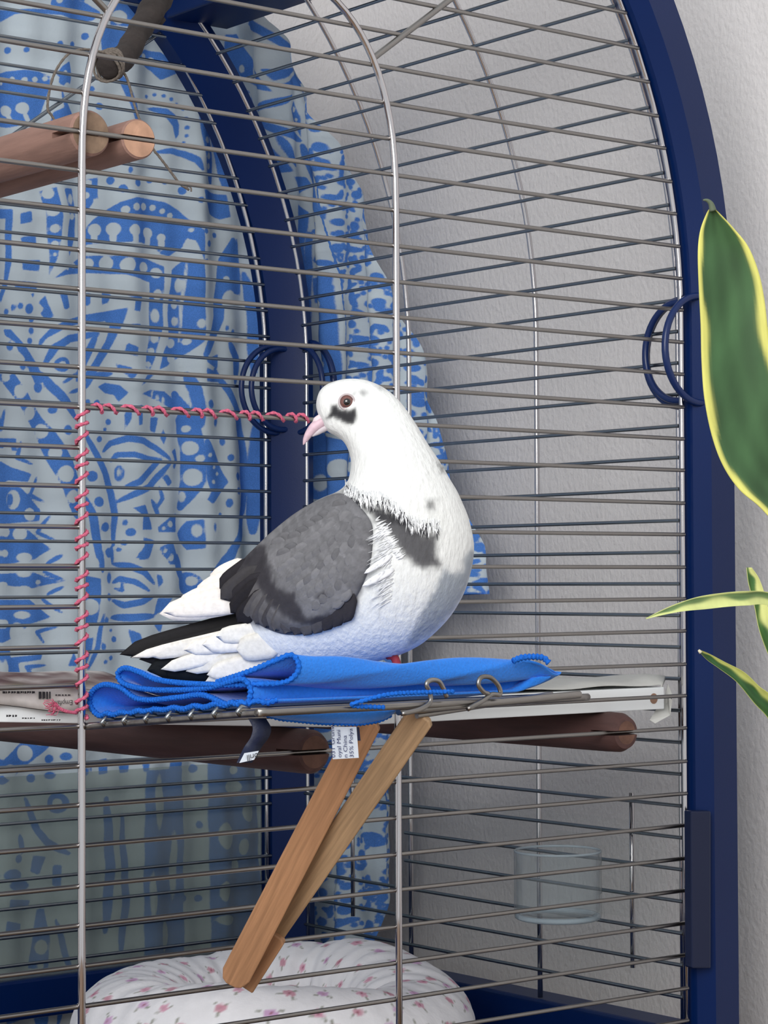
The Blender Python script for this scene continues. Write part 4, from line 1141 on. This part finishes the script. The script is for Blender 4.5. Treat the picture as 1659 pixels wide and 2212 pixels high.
board('arm', onY(500, 2126, -.0135), onY(797, 1552, -.200), .0250, .0228, .0052, bamboo, tongs)
board('arm', onY(578, 2030, -.030), onY(912, 1543, -.244), .0212, .0222, .0055, bamboo2, tongs, round_end=False)
board('joint_block', onY(527, 2128, -.0046), onY(598, 2016, -.045), .0195, .0195, .0080, bamboo, tongs, round_end=False)

# ------------------------------------------------------------------ perches, shelf board, papers
perch_m = M('beech_dowel', srgb(144, 112, 101), .75, noise=(30, .22, 4), bump=(120, .4, 3, .001), stretch=(3, .35, 3))
perch_d = M('dark_dowel', srgb(84, 58, 55), .7, noise=(30, .25, 4), bump=(90, .4, 3, .001), stretch=(3, .35, 3))
endg = M('end_grain', srgb(184, 144, 120), .75, noise=(90, .18, 4), bump=(200, .4, 3, .0008))
endg2 = M('worn_end_grain', srgb(128, 106, 88), .8, noise=(90, .25, 4), bump=(200, .5, 3, .001))
endg3 = M('dark_end_grain', srgb(104, 74, 62), .8, noise=(90, .25, 4), bump=(200, .5, 3, .001))
def perch(label, cx, cz, R, y0, y1, mat, endmat, bev=.004, group=None, lean=(0, 0)):
    """dowel along Y whose near end is slotted over a wire"""
    base = thing('perch', label, 'perch', (cx, (y0+y1)/2, cz-R), group)
    n = 40; slot = .0046; sl = .030
    def ringpts(y, r, half):
        pts = []
        k = (y-y0)/(y1-y0)
        ox, oz = cx+lean[0]*k, cz+lean[1]*k
        a0 = math.asin(min(.9, slot/2/r))
        for t in np.linspace(a0, math.pi-a0, n//2):
            pts.append((ox+r*math.cos(t), y, oz+half*r*math.sin(t)))
        return pts
    ysec = [y0, y0+.0012, y0+bev, y0+bev*3, y0+sl]
    rsec = [R-bev*.9, R-bev*.45, R-bev*.05, R, R]
    parts = []; eparts = []
    for half in (1, -1):
        V = []; F = []
        m = n//2
        for y, r in zip(ysec, rsec): V += ringpts(y, r, half)
        for i in range(len(ysec)-1):
            for j in range(m):
                l = (j+1) % m
                q = (i*m+j, i*m+l, (i+1)*m+l, (i+1)*m+j)
                F.append(q if half > 0 else q[::-1])
        parts.append((V, F))
        ev = ringpts(y0-.00005, rsec[0], half)
        ef = [tuple(range(m))] if half < 0 else [tuple(range(m-1, -1, -1))]
        eparts.append((ev, ef))
    # solid shank behind the slot
    pts = [(cx+lean[0]*t, y0+sl+(y1-y0-sl)*t, cz+lean[1]*t) for t in np.linspace(0, 1, 6)]
    parts.append(tube(pts, R*.9995, n))
    shank = obj('dowel', *join(parts), mat, base)
    shank.data.set_sharp_from_angle(angle=.6)
    obj('cut_end', *join(eparts), endmat, base, smooth=False)
    return base
P1 = onY(203, 292, -.006); P2 = onY(305, 303, -.004)
perch('pale brown wooden perch with a grey-brown worn slotted end', P1[0], .1600, .0188, -.0011, YB-.0078, perch_m, endg2, bev=.0022)
perch('pale brown wooden perch with a fresh orange-toned slotted end', P2[0]-.002, .1600, .0166, -.004, YB-.0078, perch_m, endg, bev=.0016)
P3 = onY(1338, 1580, -.006); P4 = onY(682, 1622, -.006)
perch('dark brown wooden perch under the white end of the shelf board', P3[0]+.004, -.3520, .0194, -.012, YB-.0078, perch_d, endg3, bev=.009)
perch('dark reddish wooden perch under the middle of the shelf board', P4[0]-.004, -.3520, .0194, -.010, YB-.0078, perch_d, endg3, bev=.006)

BZ0, BZ1 = -.3330, -.3112
whitem = M('white_melamine', srgb(238, 242, 244), .35)
bxl, bxr = -.46, .5200
def warp(x): return max(0.0, .1-x)*.055
bsec = [bxl, -.2, .1, bxr]; Vb0 = []; Fb0 = []
for x in bsec:
    w0 = warp(x)
    Vb0 += [(x, .013, BZ0+w0), (x, .255, BZ0+w0), (x, .255, BZ1+w0), (x, .013, BZ1+w0)]
for i in range(3):
    for k in range(4): Fb0.append((i*4+k, i*4+4+k, i*4+4+(k+1) % 4, i*4+(k+1) % 4))
Fb0 += [(0, 1, 2, 3), (15, 14, 13, 12)]
bd = obj('shelf_board', Vb0, Fb0, whitem, base=True, smooth=False)
bevel(bd, .0008, 2)
tag(bd, 'white shelf board resting across the wooden perches inside the cage', 'shelf board')
hp = onY(1412, 1509, .013)
ang_ = np.linspace(0, 2*math.pi, 20, endpoint=False)
hv = [(hp[0]+.0052*math.cos(t), .0126, hp[2]+.0052*math.sin(t)) for t in ang_]
obj('screw_hole', *prism(hv, (0, .0006, 0)), M('bare_chipboard', srgb(150, 118, 100), .9), bd, smooth=False)
# liner paper on the right part, curling past the board end
def sheet(name, px_list, mat, thick=.0006, base=False, parent=None):
    V, F = prism(px_list, (0, 0, -thick))
    return obj(name, V, F, mat, parent, smooth=False, base=base)
paper = M('liner_paper', srgb(206, 206, 202), .85, noise=(40, .06, 3), bump=(60, .4, 3, .002))
gx = np.linspace(.06, .566, 40); gy = np.linspace(.004, .262, 18)
Vp = []
for i, x in enumerate(gx):
    for j, y in enumerate(gy):
        u2 = max(0, (x-.47)/.07); curl = .006*min(1, u2)*math.sin(min(1, u2)*2.2)
        edge = math.exp(-((y-.03)/.05)**2)
        lim = .548+.014*math.sin(j*.9)-.03*max(0, 1-j/3)-.03*max(0, j/17-.7)
        xx = min(x, lim)
        drop_ = max(0, x-lim)
        zz = BZ1+.0024+warp(x)+(curl+.004*min(1, max(0, (x-.33)/.1)))*(.4+.6*edge)*(j > 0)-.9*drop_*0+.001*math.sin(x*60+y*40)
        if x > bxr: zz -= (x-bxr)*(.10+.3*(j/17))
        Vp.append((xx, y+.012, zz))
Fp = [(i*18+j, i*18+j+1, (i+1)*18+j+1, (i+1)*18+j) for i in range(39) for j in range(17)]
lp = obj('liner_paper', Vp, Fp, paper, base=True)
sm = lp.modifiers.new('thick', 'SOLIDIFY'); sm.thickness = .0008
tag(lp, 'pale liner paper curling past the white end of the shelf board', 'paper')
tip = [onY(1443, 1478, .02), onY(1452, 1500, .016), onY(1446, 1506, .012), onY(1452, 1512, .010), onY(1448, 1545, .012), onY(1415, 1563, .016), onY(1404, 1556, .02), onY(1426, 1541, .03), onY(1438, 1500, .03)]
V, F = prism(tip, (.0, .0007, 0))
ft = obj('folded_corner', V, F, paper, lp, smooth=False)

# newspaper over the left part: top sheet and a flap folded over the front edge
npx = np.linspace(-.455, -.028, 64); path_ = []
for t in np.linspace(0, 1, 30):
    s_ = t*.313
    if s_ < .262: path_.append((.2735-s_, BZ1+.0048+.012*math.sin(s_*16)**2*(s_ < .2)))
    else:
        a = s_-.262
        path_.append((.0115-.004*math.sin(min(1, a/.012)*1.57)-.001*math.sin(a*40), BZ1+.0185-.58*a-.012*max(0, 1-a/.02)))
Vn_, cn_ = [], []
ink = srgb_np((70, 66, 68)); pap = srgb_np((196, 190, 188)); mar = srgb_np((92, 66, 68)); gre = srgb_np((120, 118, 92))
nrng = np.random.default_rng(4)
for i, x in enumerate(npx):
    for j, (y, zz) in enumerate(path_):
        wv2 = .0016*math.sin(x*46+j*.4)+.0012*math.sin(x*90-j)
        Vn_.append((x, y+wv2*.6, zz+wv2+warp(x)))
        cn_.append(pap)
Vn_ = np.array(Vn_); cn_ = np.array(cn_)
nx_, ny_ = topx(Vn_)
bx, by = nx_, ny_
col = cn_.copy()
band = (by < 1486+.02*bx) & (by > 1452)
lay(mar, band*np.clip(.75+.5*rnoise(bx*.05, by*.3, 3), 0, 1))
lay(gre, np.clip(rnoise(bx*.06, by*.12, 5)-.35, 0, 1)*1.3*((by > 1470) & (by < 1525)))
lay(srgb_np((224, 222, 220)), np.clip(rnoise(bx*.08, by*.2, 8)-.4, 0, 1)*(by > 1440))
ln = ((np.abs(by-(1520+(bx)*.062)) < 1.2)).astype(float)
newsm = M('newsprint', (1, 1, 1, 1), .9, attr='Col', noise=(120, .08, 3), bump=(80, .3, 3, .001))
Fn = [(i*30+j, i*30+j+1, (i+1)*30+j+1, (i+1)*30+j) for i in range(63) for j in range(29)]
news = obj('newspaper', Vn_, Fn, newsm, base=True)
colattr(news, col)
sm = news.modifiers.new('thick', 'SOLIDIFY'); sm.thickness = .0008
tag(news, 'soiled newspaper folded over the front of the shelf board', 'newspaper')
ikm = M('news_ink', srgb(48, 46, 50), .9)
XD = np.array((-1.0, 0, 0)); YD = np.array((0, .12, -1.0))
lettering('Empfan', .0058, onY(157, 1512, .0050), XD, YD, ikm, news, .0006)
prr = random.Random(2)
marks = []
for x0, x1, y0, hh in ((6, 70, 1493, 5), (84, 108, 1494, 16), (120, 152, 1500, 3), (14, 34, 1544, 5), (48, 76, 1550, 3), (90, 130, 1554, 3)):
    x = x0
    while x < x1:
        w2 = prr.uniform(2, 6)
        q = [onY(x, y0, .0052), onY(x+w2, y0+.3, .0052), onY(x+w2, y0+hh*prr.uniform(.5, 1), .0052), onY(x, y0+hh, .0052)]
        marks.append(prism(q, (0, .0003, 0))); x += w2+prr.uniform(1, 3)
o = obj('blurred_print', *join(marks), ikm, news, smooth=False); o['kind'] = 'stuff'
wire(onY(0, 1522, .0046), onY(150, 1541, .0046), .0003, 'cap', news, 'printed_rule')

# ------------------------------------------------------------------ branch and twine
bark = M('branch_bark', srgb(60, 53, 51), .9, noise=(40, .3, 4), bump=(70, .9, 4, .004))
bpts = smooth_path([onY(225, 145, .205), onY(246, 138, .21), onY(272, 118, .225), onY(300, 68, .25), onY(328, 22, .275), onY(352, -20, .30), onY(385, -70, .33), np.array((.225, .375, .447)), np.array((.30, .42, .463)), np.array((.364, .45, .477))], 5)
brad = np.interp(np.linspace(0, 1, len(bpts)), [0, .04, .13, .33, .5, .67, 1], [.0085, .0125, .0122, .0112, .0140, .0125, .0105])*(1+.06*np.sin(np.arange(len(bpts))*1.7))
br = obj('branch', *tube(bpts, brad, 14), bark, base=True)
tag(br, 'dark natural branch hanging inside the top of the cage', 'branch')
obj('twig_stub', *tube([onY(330, 44, .272), onY(348, 46, .270), onY(356, 40, .268)], [.005, .0042, .002], 8), bark, br)
obj('twig_stub', *tube([onY(262, 138, .215), onY(277, 147, .212)], [.004, .002], 8), bark, br)
jute = M('jute', srgb(120, 111, 103), .95, noise=(500, .25, 2), bump=(600, .8, 2, .001))
tw = []
for k in range(5):
    c = bpts[1]+(bpts[6]-bpts[1])*(k*.16)
    ax = bpts[6]-bpts[1]; ax /= np.linalg.norm(ax)
    n1_ = np.cross(ax, (0, 0, 1)); n1_ /= np.linalg.norm(n1_); n2_ = np.cross(ax, n1_)
    tw.append(tube([c+.0138*(math.cos(t)*n1_+math.sin(t)*n2_)+ax*.003*math.sin(t*2+k) for t in np.linspace(0, 2*math.pi, 18, endpoint=False)], .0014, 6, closed=True))
def strand(pts, Y, r=.0012):
    P = smooth_path([onY(x, y, Y+(q[0] if q else 0)) for x, y, *q in pts], 8)
    return tube(P, r*(1+.12*np.sin(np.arange(len(P))*2.2)), 6)
tw.append(strand([(262, 150), (272, 165), (281, 190), (290, 225), (303, 262), (330, 320), (342, 336), (362, 362), (388, 396), (408, 410)], .205))
tw.append(strand([(240, 118), (200, 108), (168, 108), (142, 122), (118, 158), (106, 200), (103, 235), (112, 250), (122, 268)], .200))
tw.append(strand([(408, 410), (402, 402), (412, 405), (413, 414)], .205, .0008))
o = obj('twine', *join(tw), jute, base=True)
tag(o, 'brown jute twine tied round the dark branch and trailing to the perches', 'twine')

# ------------------------------------------------------------------ pink yarn wound on the door frame and the hatch wire
yarn = M('pink_yarn', srgb(204, 100, 128), .95, noise=(700, .2, 2), bump=(900, .8, 2, .001))
def helix(p0, p1, turns, R, wob=.4, ph=0.0):
    p0 = np.asarray(p0, float); p1 = np.asarray(p1, float); a = p1-p0; L_ = np.linalg.norm(a); a /= L_
    n1_ = np.cross(a, (0, 1.0, 0)); n1_ /= np.linalg.norm(n1_); n2_ = np.cross(a, n1_)
    out = []
    for i in range(int(turns*20)+1):
        t = i/(turns*20); th = ph+2*math.pi*turns*t
        tt = t+wob/turns*.5*math.sin(t*turns*2.1+1)
        out.append(p0+a*L_*min(1, max(0, tt))+R*(math.cos(th)*n1_+math.sin(th)*n2_))
    return out
hp0 = (XC+door_half(-2*S)*(1-.03)-.078, -.002, -2*S); hp1 = (XC-.1628+.006, -.002, -2*S)
seg1 = helix(onY(672, 904, -.002), (XC-.1628+.004, -.002, -2*S), 14, .0033)
seg2 = helix((XC-.1628, -.0045, -2*S-.002), (XC-.1628, -.0045, -10*S+.004), 23, .0046, ph=1.0)
tailp = [onY(165, 1540, -.010), onY(145, 1537, -.011), onY(128, 1530, -.011), onY(118, 1520, -.011)]
ply = []
P = np.array(seg1+seg2)
ply.append(tube(P, .00115, 7)); 
T_ = np.gradient(P, axis=0); T_ /= np.linalg.norm(T_, axis=1)[:, None]+1e-9
B_ = np.cross(T_, (0.3, .5, .8)); B_ /= np.linalg.norm(B_, axis=1)[:, None]
ph = np.arange(len(P))*.9
C_ = np.cross(T_, B_)
ply.append(tube(P+.0007*(np.cos(ph)[:, None]*B_+np.sin(ph)[:, None]*C_), .00095, 6))
ply.append(tube(P-.0007*(np.cos(ph)[:, None]*B_+np.sin(ph)[:, None]*C_), .00095, 6))
ply.append(tube(smooth_path(tailp, 5), .0015, 6))
fr = random.Random(8)
for k in range(26):
    a = tailp[-1] if k % 2 else tailp[-2]
    e = onY(118-fr.uniform(0, 26), 1512+fr.uniform(0, 34), -.012+fr.uniform(-.004, .003))
    mpt = (a+e)/2+np.array((fr.uniform(-.002, .002), 0, fr.uniform(-.003, .003)))
    ply.append(tube(smooth_path([a, mpt, e], 4), .00028, 4))
yo = obj('yarn', *join(ply), yarn, base=True)
tag(yo, 'pink yarn wound around the door rod and the wire above the pigeon', 'yarn')

# ------------------------------------------------------------------ clear feeder cup on the side wall
glass = pane_mat('clear_plastic', (.96, .975, .98, 1), .045, 2.2, (225, 232, 236))
rimg = pane_mat('plastic_edge', (.85, .9, .92, 1), .42, 2.0, (215, 228, 236))
cc = np.array((XC+HW-.0560, float(onX(1205, 1910, XC+HW-.0560)[1]), 0)); ct = float(onX(1205, 1838, cc[0])[2]); cb = float(onX(1205, 1985, cc[0])[2])
RC = .0455
prof_c = [(0.0, cb), (RC-.004, cb), (RC-.0005, cb+.002), (RC, cb+.006), (RC, ct-.001), (RC-.0008, ct), (RC-.0016, ct), (RC-.0024, ct-.001), (RC-.0024, cb+.009), (RC-.006, cb+.0065), (0.0, cb+.0065)]
n = 48; V = []; F = []
for r_, z_ in prof_c:
    for k in range(n):
        t = 2*math.pi*k/n
        V.append((cc[0]+r_*math.cos(t), cc[1]+r_*math.sin(t), z_))
for i in range(len(prof_c)-1):
    for k in range(n):
        l = (k+1) % n
        F.append((i*n+k, i*n+l, (i+1)*n+l, (i+1)*n+k))
cup = thing('feeder_cup', 'clear round plastic feeder cup on the right side wall', 'feeder', (cc[0], cc[1], cb))
cu = obj('bowl', V, F, glass, cup)
cu.data.set_sharp_from_angle(angle=.7)
rg = [(cc[0]+(RC-.001)*math.cos(t), cc[1]+(RC-.001)*math.sin(t), ct) for t in np.linspace(0, 2*math.pi, 48, endpoint=False)]
obj('rim', *tube(rg, .0013, 8, closed=True), rimg, cup)
rg = [(cc[0]+(RC-.004)*math.cos(t), cc[1]+(RC-.004)*math.sin(t), cb+.003) for t in np.linspace(0, 2*math.pi, 48, endpoint=False)]
obj('base_ring', *tube(rg, .0030, 8, closed=True), rimg, cup)
obj('back_plate', *box((XC+HW-.0107, cc[1]-.058, cb+.004), (XC+HW-.0084, cc[1]+.050, ct+.014)), PANE2, cup, smooth=False)

# ------------------------------------------------------------------ quilted ring bed on the cage floor
bc = np.array((.262, .318)); R0, r0 = .142, .0655
zb_ = -.722
na, nb2 = 420, 150
A, B = np.meshgrid(np.linspace(0, 2*math.pi, na, endpoint=False), np.linspace(0, 2*math.pi, nb2, endpoint=False), indexing='ij')
pin = np.maximum(0, np.cos((A-.6)*2.5))**14+np.maximum(0, np.cos((A+1.1)*2.5))**18*.6
inner = .5-.5*np.cos(B)                     # 1 on the inside wall
rr_ = r0*(1+.035*np.sin(A*3+1)+.02*np.sin(A*7)-.13*pin*(.3+.7*inner))
wr = .0016*np.sin(A*38+3*np.sin(B*2))*np.clip(.3+inner, 0, 1)*(.4+.6*pin)+.0022*rnoise(A*9, B*5, 4)*inner
rr_ = rr_+wr
zsq = .93
Rp = R0+rr_*np.cos(B)*1.02; Zp = zb_+r0*zsq+rr_*np.sin(B)*zsq
Zp = np.maximum(Zp, zb_+.0004)+.008*np.sin(A*2+.5)*(np.sin(B) > 0)*np.sin(B)
Xp = bc[0]+Rp*np.cos(A); Yp = bc[1]+Rp*np.sin(A)
Vb = np.stack([Xp, Yp, Zp], -1).reshape(-1, 3)
ii = np.arange(na*nb2).reshape(na, nb2)
Fbed = np.stack([ii, np.roll(ii, -1, 0), np.roll(np.roll(ii, -1, 0), -1, 1), np.roll(ii, -1, 1)], -1).reshape(-1, 4)
us = (A*R0*1.12).ravel(); vs = (B*r0).ravel()
colb = np.tile(srgb_np((240, 239, 243)), (len(us), 1))
fl = random.Random(21)
pink = [srgb_np((214, 150, 176)), srgb_np((206, 160, 204)), srgb_np((204, 140, 160))]; green = srgb_np((128, 130, 112)); heart = srgb_np((150, 70, 90))
cu_, cv_ = 2*math.pi*R0*1.12, 2*math.pi*r0
gi = 0
for i in range(25):
    for j in range(14):
        fu = (i+.5*(j % 2)+fl.uniform(-.22, .22))*cu_/25; fv = (j+fl.uniform(-.25, .25))*cv_/14
        d0 = np.abs(us-fu); d0 = np.minimum(d0, cu_-d0); d1 = np.abs(vs-fv); d1 = np.minimum(d1, cv_-d1)
        near = np.nonzero((d0 < .014) & (d1 < .014))[0]
        if not len(near): continue
        du = us[near]-fu; du = (du+cu_/2) % cu_-cu_/2; dv = vs[near]-fv; dv = (dv+cv_/2) % cv_-cv_/2
        a0 = fl.uniform(0, 6.28); sz = fl.uniform(.0038, .0056)
        pc = pink[gi % 3]; gi += 1
        def put(mk, c, s=1.0):
            colb[near] = colb[near]*(1-s*mk[:, None])+c*s*mk[:, None]
        for q in range(5):
            t = a0+q*2*math.pi/5
            d_ = np.hypot(du-sz*.72*math.cos(t), dv-sz*.72*math.sin(t))
            put(np.clip((sz*.52-d_)/.0008+.5, 0, 1), pc, .85)
        put(np.clip((sz*.26-np.hypot(du, dv))/.0007+.5, 0, 1), heart, .9)
        for q in (0.6, 2.2, 4.3):
            t = a0+q; ex, ey = 1.75*sz*math.cos(t), 1.75*sz*math.sin(t)
            la = (du-ex)*math.cos(t)+(dv-ey)*math.sin(t); lb = -(du-ex)*math.sin(t)+(dv-ey)*math.cos(t)
            put(np.clip((1-np.hypot(la/(sz*.62), lb/(sz*.27)))*2.4+.4, 0, 1), green, .8)
bedm = M('floral_cotton', (1, 1, 1, 1), .9, attr='Col', noise=(60, .03, 3), bump=(60, .4, 4, .004), spec=.15)
bed = obj('pet_bed', Vb, Fbed, bedm, base=True)
colattr(bed, colb)
tag(bed, 'white cushioned ring bed with small pink flowers on the cage floor', 'pet bed')
t = np.linspace(0, 2*math.pi, 48, endpoint=False)
cv2 = [(bc[0]+.11*math.cos(q)*f, bc[1]+.11*math.sin(q)*f, zb_+.014+.006*f) for f in (1.0, .5) for q in t]+[(bc[0], bc[1], zb_+.016)]
cf = [(k, (k+1) % 48, 48+(k+1) % 48, 48+k) for k in range(48)]+[(48+k, 48+(k+1) % 48, 96) for k in range(48)]
o = obj('bed_cushion', cv2, cf, M('plain_cotton', srgb(226, 226, 232), .9, bump=(60, .4, 3, .003)), bed)

# ------------------------------------------------------------------ snake plant in front of the right post
plant = thing('snake_plant', 'snake plant with yellow-edged dark green leaves beside the blue post', 'plant', tuple(atD(1930, 2000, 1.62)*np.array((1, 1, 0))+np.array((0, 0, FLOORZ))))
leafm = M('variegated_leaf', (1, 1, 1, 1), .42, attr='Col', noise=(55, .16, 4), bump=(40, .2, 3, .002), stretch=(1, 1, .35), spec=.4)
def leaf(left, right, D, D1=None, cup=.10, green0=(58, 92, 56), yl=(222, 220, 120), ym=.09, yr=None, dmid=(46, 82, 50), twist=0.0):
    Lp = smooth_path(left, 8); Rp_ = smooth_path(right, 8)
    n = min(len(Lp), len(Rp_)); m = 25
    V = []; C_ = []; wid = []
    D1 = D if D1 is None else D1
    yr = ym if yr is None else yr
    for i in range(n):
        t = i/(n-1)
        a, b_ = Lp[i], Rp_[i]
        w = np.hypot(*(b_-a))
        Dd = D+(D1-D)*t
        for j in range(m):
            s = j/(m-1)
            q = a+(b_-a)*s
            dep = -cup*w*Dd/FPX*(1-(2*s-1)**2)+twist*(s-.5)*w*Dd/FPX
            V.append(atD(q[0], q[1], Dd)-FWD*(dep))
            edge_l = ym*(1+.25*math.sin(t*19)+.2*math.sin(t*41)); edge_r = yr*(1+.25*math.sin(t*17+2)+.2*math.sin(t*37))
            k = min((s/edge_l), ((1-s)/edge_r)) if edge_r > 0 and edge_l > 0 else 2
            g = srgb_np(green0)*.87
            g = g*(1+.16*math.sin(s*21+3*math.sin(t*5))*.6+.14*math.sin(t*33+5*s))
            g = g*(1-.0*t)
            mk = 1/(1+math.exp(-(1-k)*9))
            C_.append(g*(1-mk)+srgb_np(yl)*mk)
    V = np.array(V); k0 = len(V)
    V2 = V+FWD*.0022
    F = []
    for i in range(n-1):
        for j in range(m-1):
            a = i*m+j
            F.append((a, a+m, a+m+1, a+1)); F.append((k0+a, k0+a+1, k0+a+m+1, k0+a+m))
    rim = [j for j in range(m)]+[i*m+m-1 for i in range(1, n)]+[(n-1)*m+j for j in range(m-2, -1, -1)]+[i*m for i in range(n-2, 0, -1)]
    for i in range(len(rim)):
        a, b_ = rim[i], rim[(i+1) % len(rim)]
        F.append((a, b_, k0+b_, k0+a))
    o = obj('leaf', np.vstack([V, V2]), F, leafm, plant)
    colattr(o, np.vstack([C_, C_]))
    return o
leaf([(1536, 446), (1526, 462), (1513, 498), (1508, 545), (1510, 620), (1514, 700), (1516, 780), (1522, 860), (1538, 940), (1562, 1005), (1598, 1058), (1650, 1104), (1715, 1190), (1790, 1400), (1900, 1800), (1980, 2420)],
     [(1538, 445), (1556, 462), (1586, 494), (1616, 532), (1638, 585), (1651, 645), (1660, 720), (1672, 800), (1690, 880), (1715, 960), (1745, 1030), (1780, 1100), (1830, 1210), (1880, 1420), (1960, 1800), (2020, 2420)], 1.60, 1.64, green0=(64, 98, 62))
leaf([(1395, 1336), (1430, 1318), (1465, 1303), (1510, 1289), (1560, 1281), (1610, 1277), (1660, 1279), (1740, 1300), (1800, 1380), (1890, 1600), (2010, 2420)],
     [(1396, 1337), (1440, 1327), (1480, 1320), (1525, 1316), (1570, 1311), (1615, 1308), (1660, 1308), (1730, 1340), (1770, 1420), (1850, 1640), (1980, 2420)], 1.50, 1.60, cup=.25, green0=(104, 134, 84), yl=(206, 214, 140), ym=.10, yr=.52)
leaf([(1613, 1226), (1617, 1260), (1630, 1310), (1640, 1360), (1660, 1415), (1700, 1500), (1790, 1700), (1960, 2420)],
     [(1624, 1226), (1640, 1250), (1654, 1290), (1666, 1340), (1690, 1400), (1735, 1500), (1840, 1700), (2000, 2420)], 1.66, 1.66, cup=.3, green0=(70, 112, 62), yl=(212, 216, 140), ym=.02, yr=.5)
leaf([(1509, 1406), (1528, 1426), (1556, 1446), (1592, 1474), (1630, 1520), (1662, 1556), (1710, 1640), (1810, 1860), (1985, 2420)],
     [(1513, 1404), (1534, 1413), (1566, 1430), (1608, 1452), (1640, 1482), (1672, 1510), (1730, 1600), (1850, 1840), (2030, 2420)], 1.58, 1.62, cup=.3, green0=(52, 92, 52), yl=(204, 210, 120), ym=.02, yr=.34)
tipm = M('leaf_tip', srgb(92, 104, 84), .6)
obj('leaf_tip', *tube(smooth_path([atD(1540, 455, 1.60), atD(1536, 441, 1.599), atD(1528, 433, 1.598), atD(1519, 432, 1.597)], 5), np.linspace(.0026, .0006, 16), 8), tipm, plant)
obj('leaf_tip', *tube([atD(1514, 1410, 1.579), atD(1509, 1404, 1.579)], [.0014, .0008], 8), M('dry_leaf_tip', srgb(222, 214, 186), .7), plant)
pc_ = atD(2010, 2420, 1.63); pz = float(pc_[2])
pprof = [(0, FLOORZ+.0005), (.085, FLOORZ+.0005), (.10, FLOORZ+.02), (.115, pz+.02), (.122, pz+.03), (.122, pz+.045), (.108, pz+.045), (.104, pz), (0, pz-.005)]
V = []; F = []
for r_, z_ in pprof:
    for k in range(36):
        t = 2*math.pi*k/36
        V.append((pc_[0]+r_*math.cos(t), pc_[1]+r_*math.sin(t), z_))
for i in range(len(pprof)-1):
    for k in range(36):
        l = (k+1) % 36
        F.append((i*36+k, i*36+l, (i+1)*36+l, (i+1)*36+k))
o = obj('pot', V, F, M('pot_glaze', srgb(176, 170, 162), .5, noise=(20, .06, 3)), plant)
o.data.set_sharp_from_angle(angle=.6)
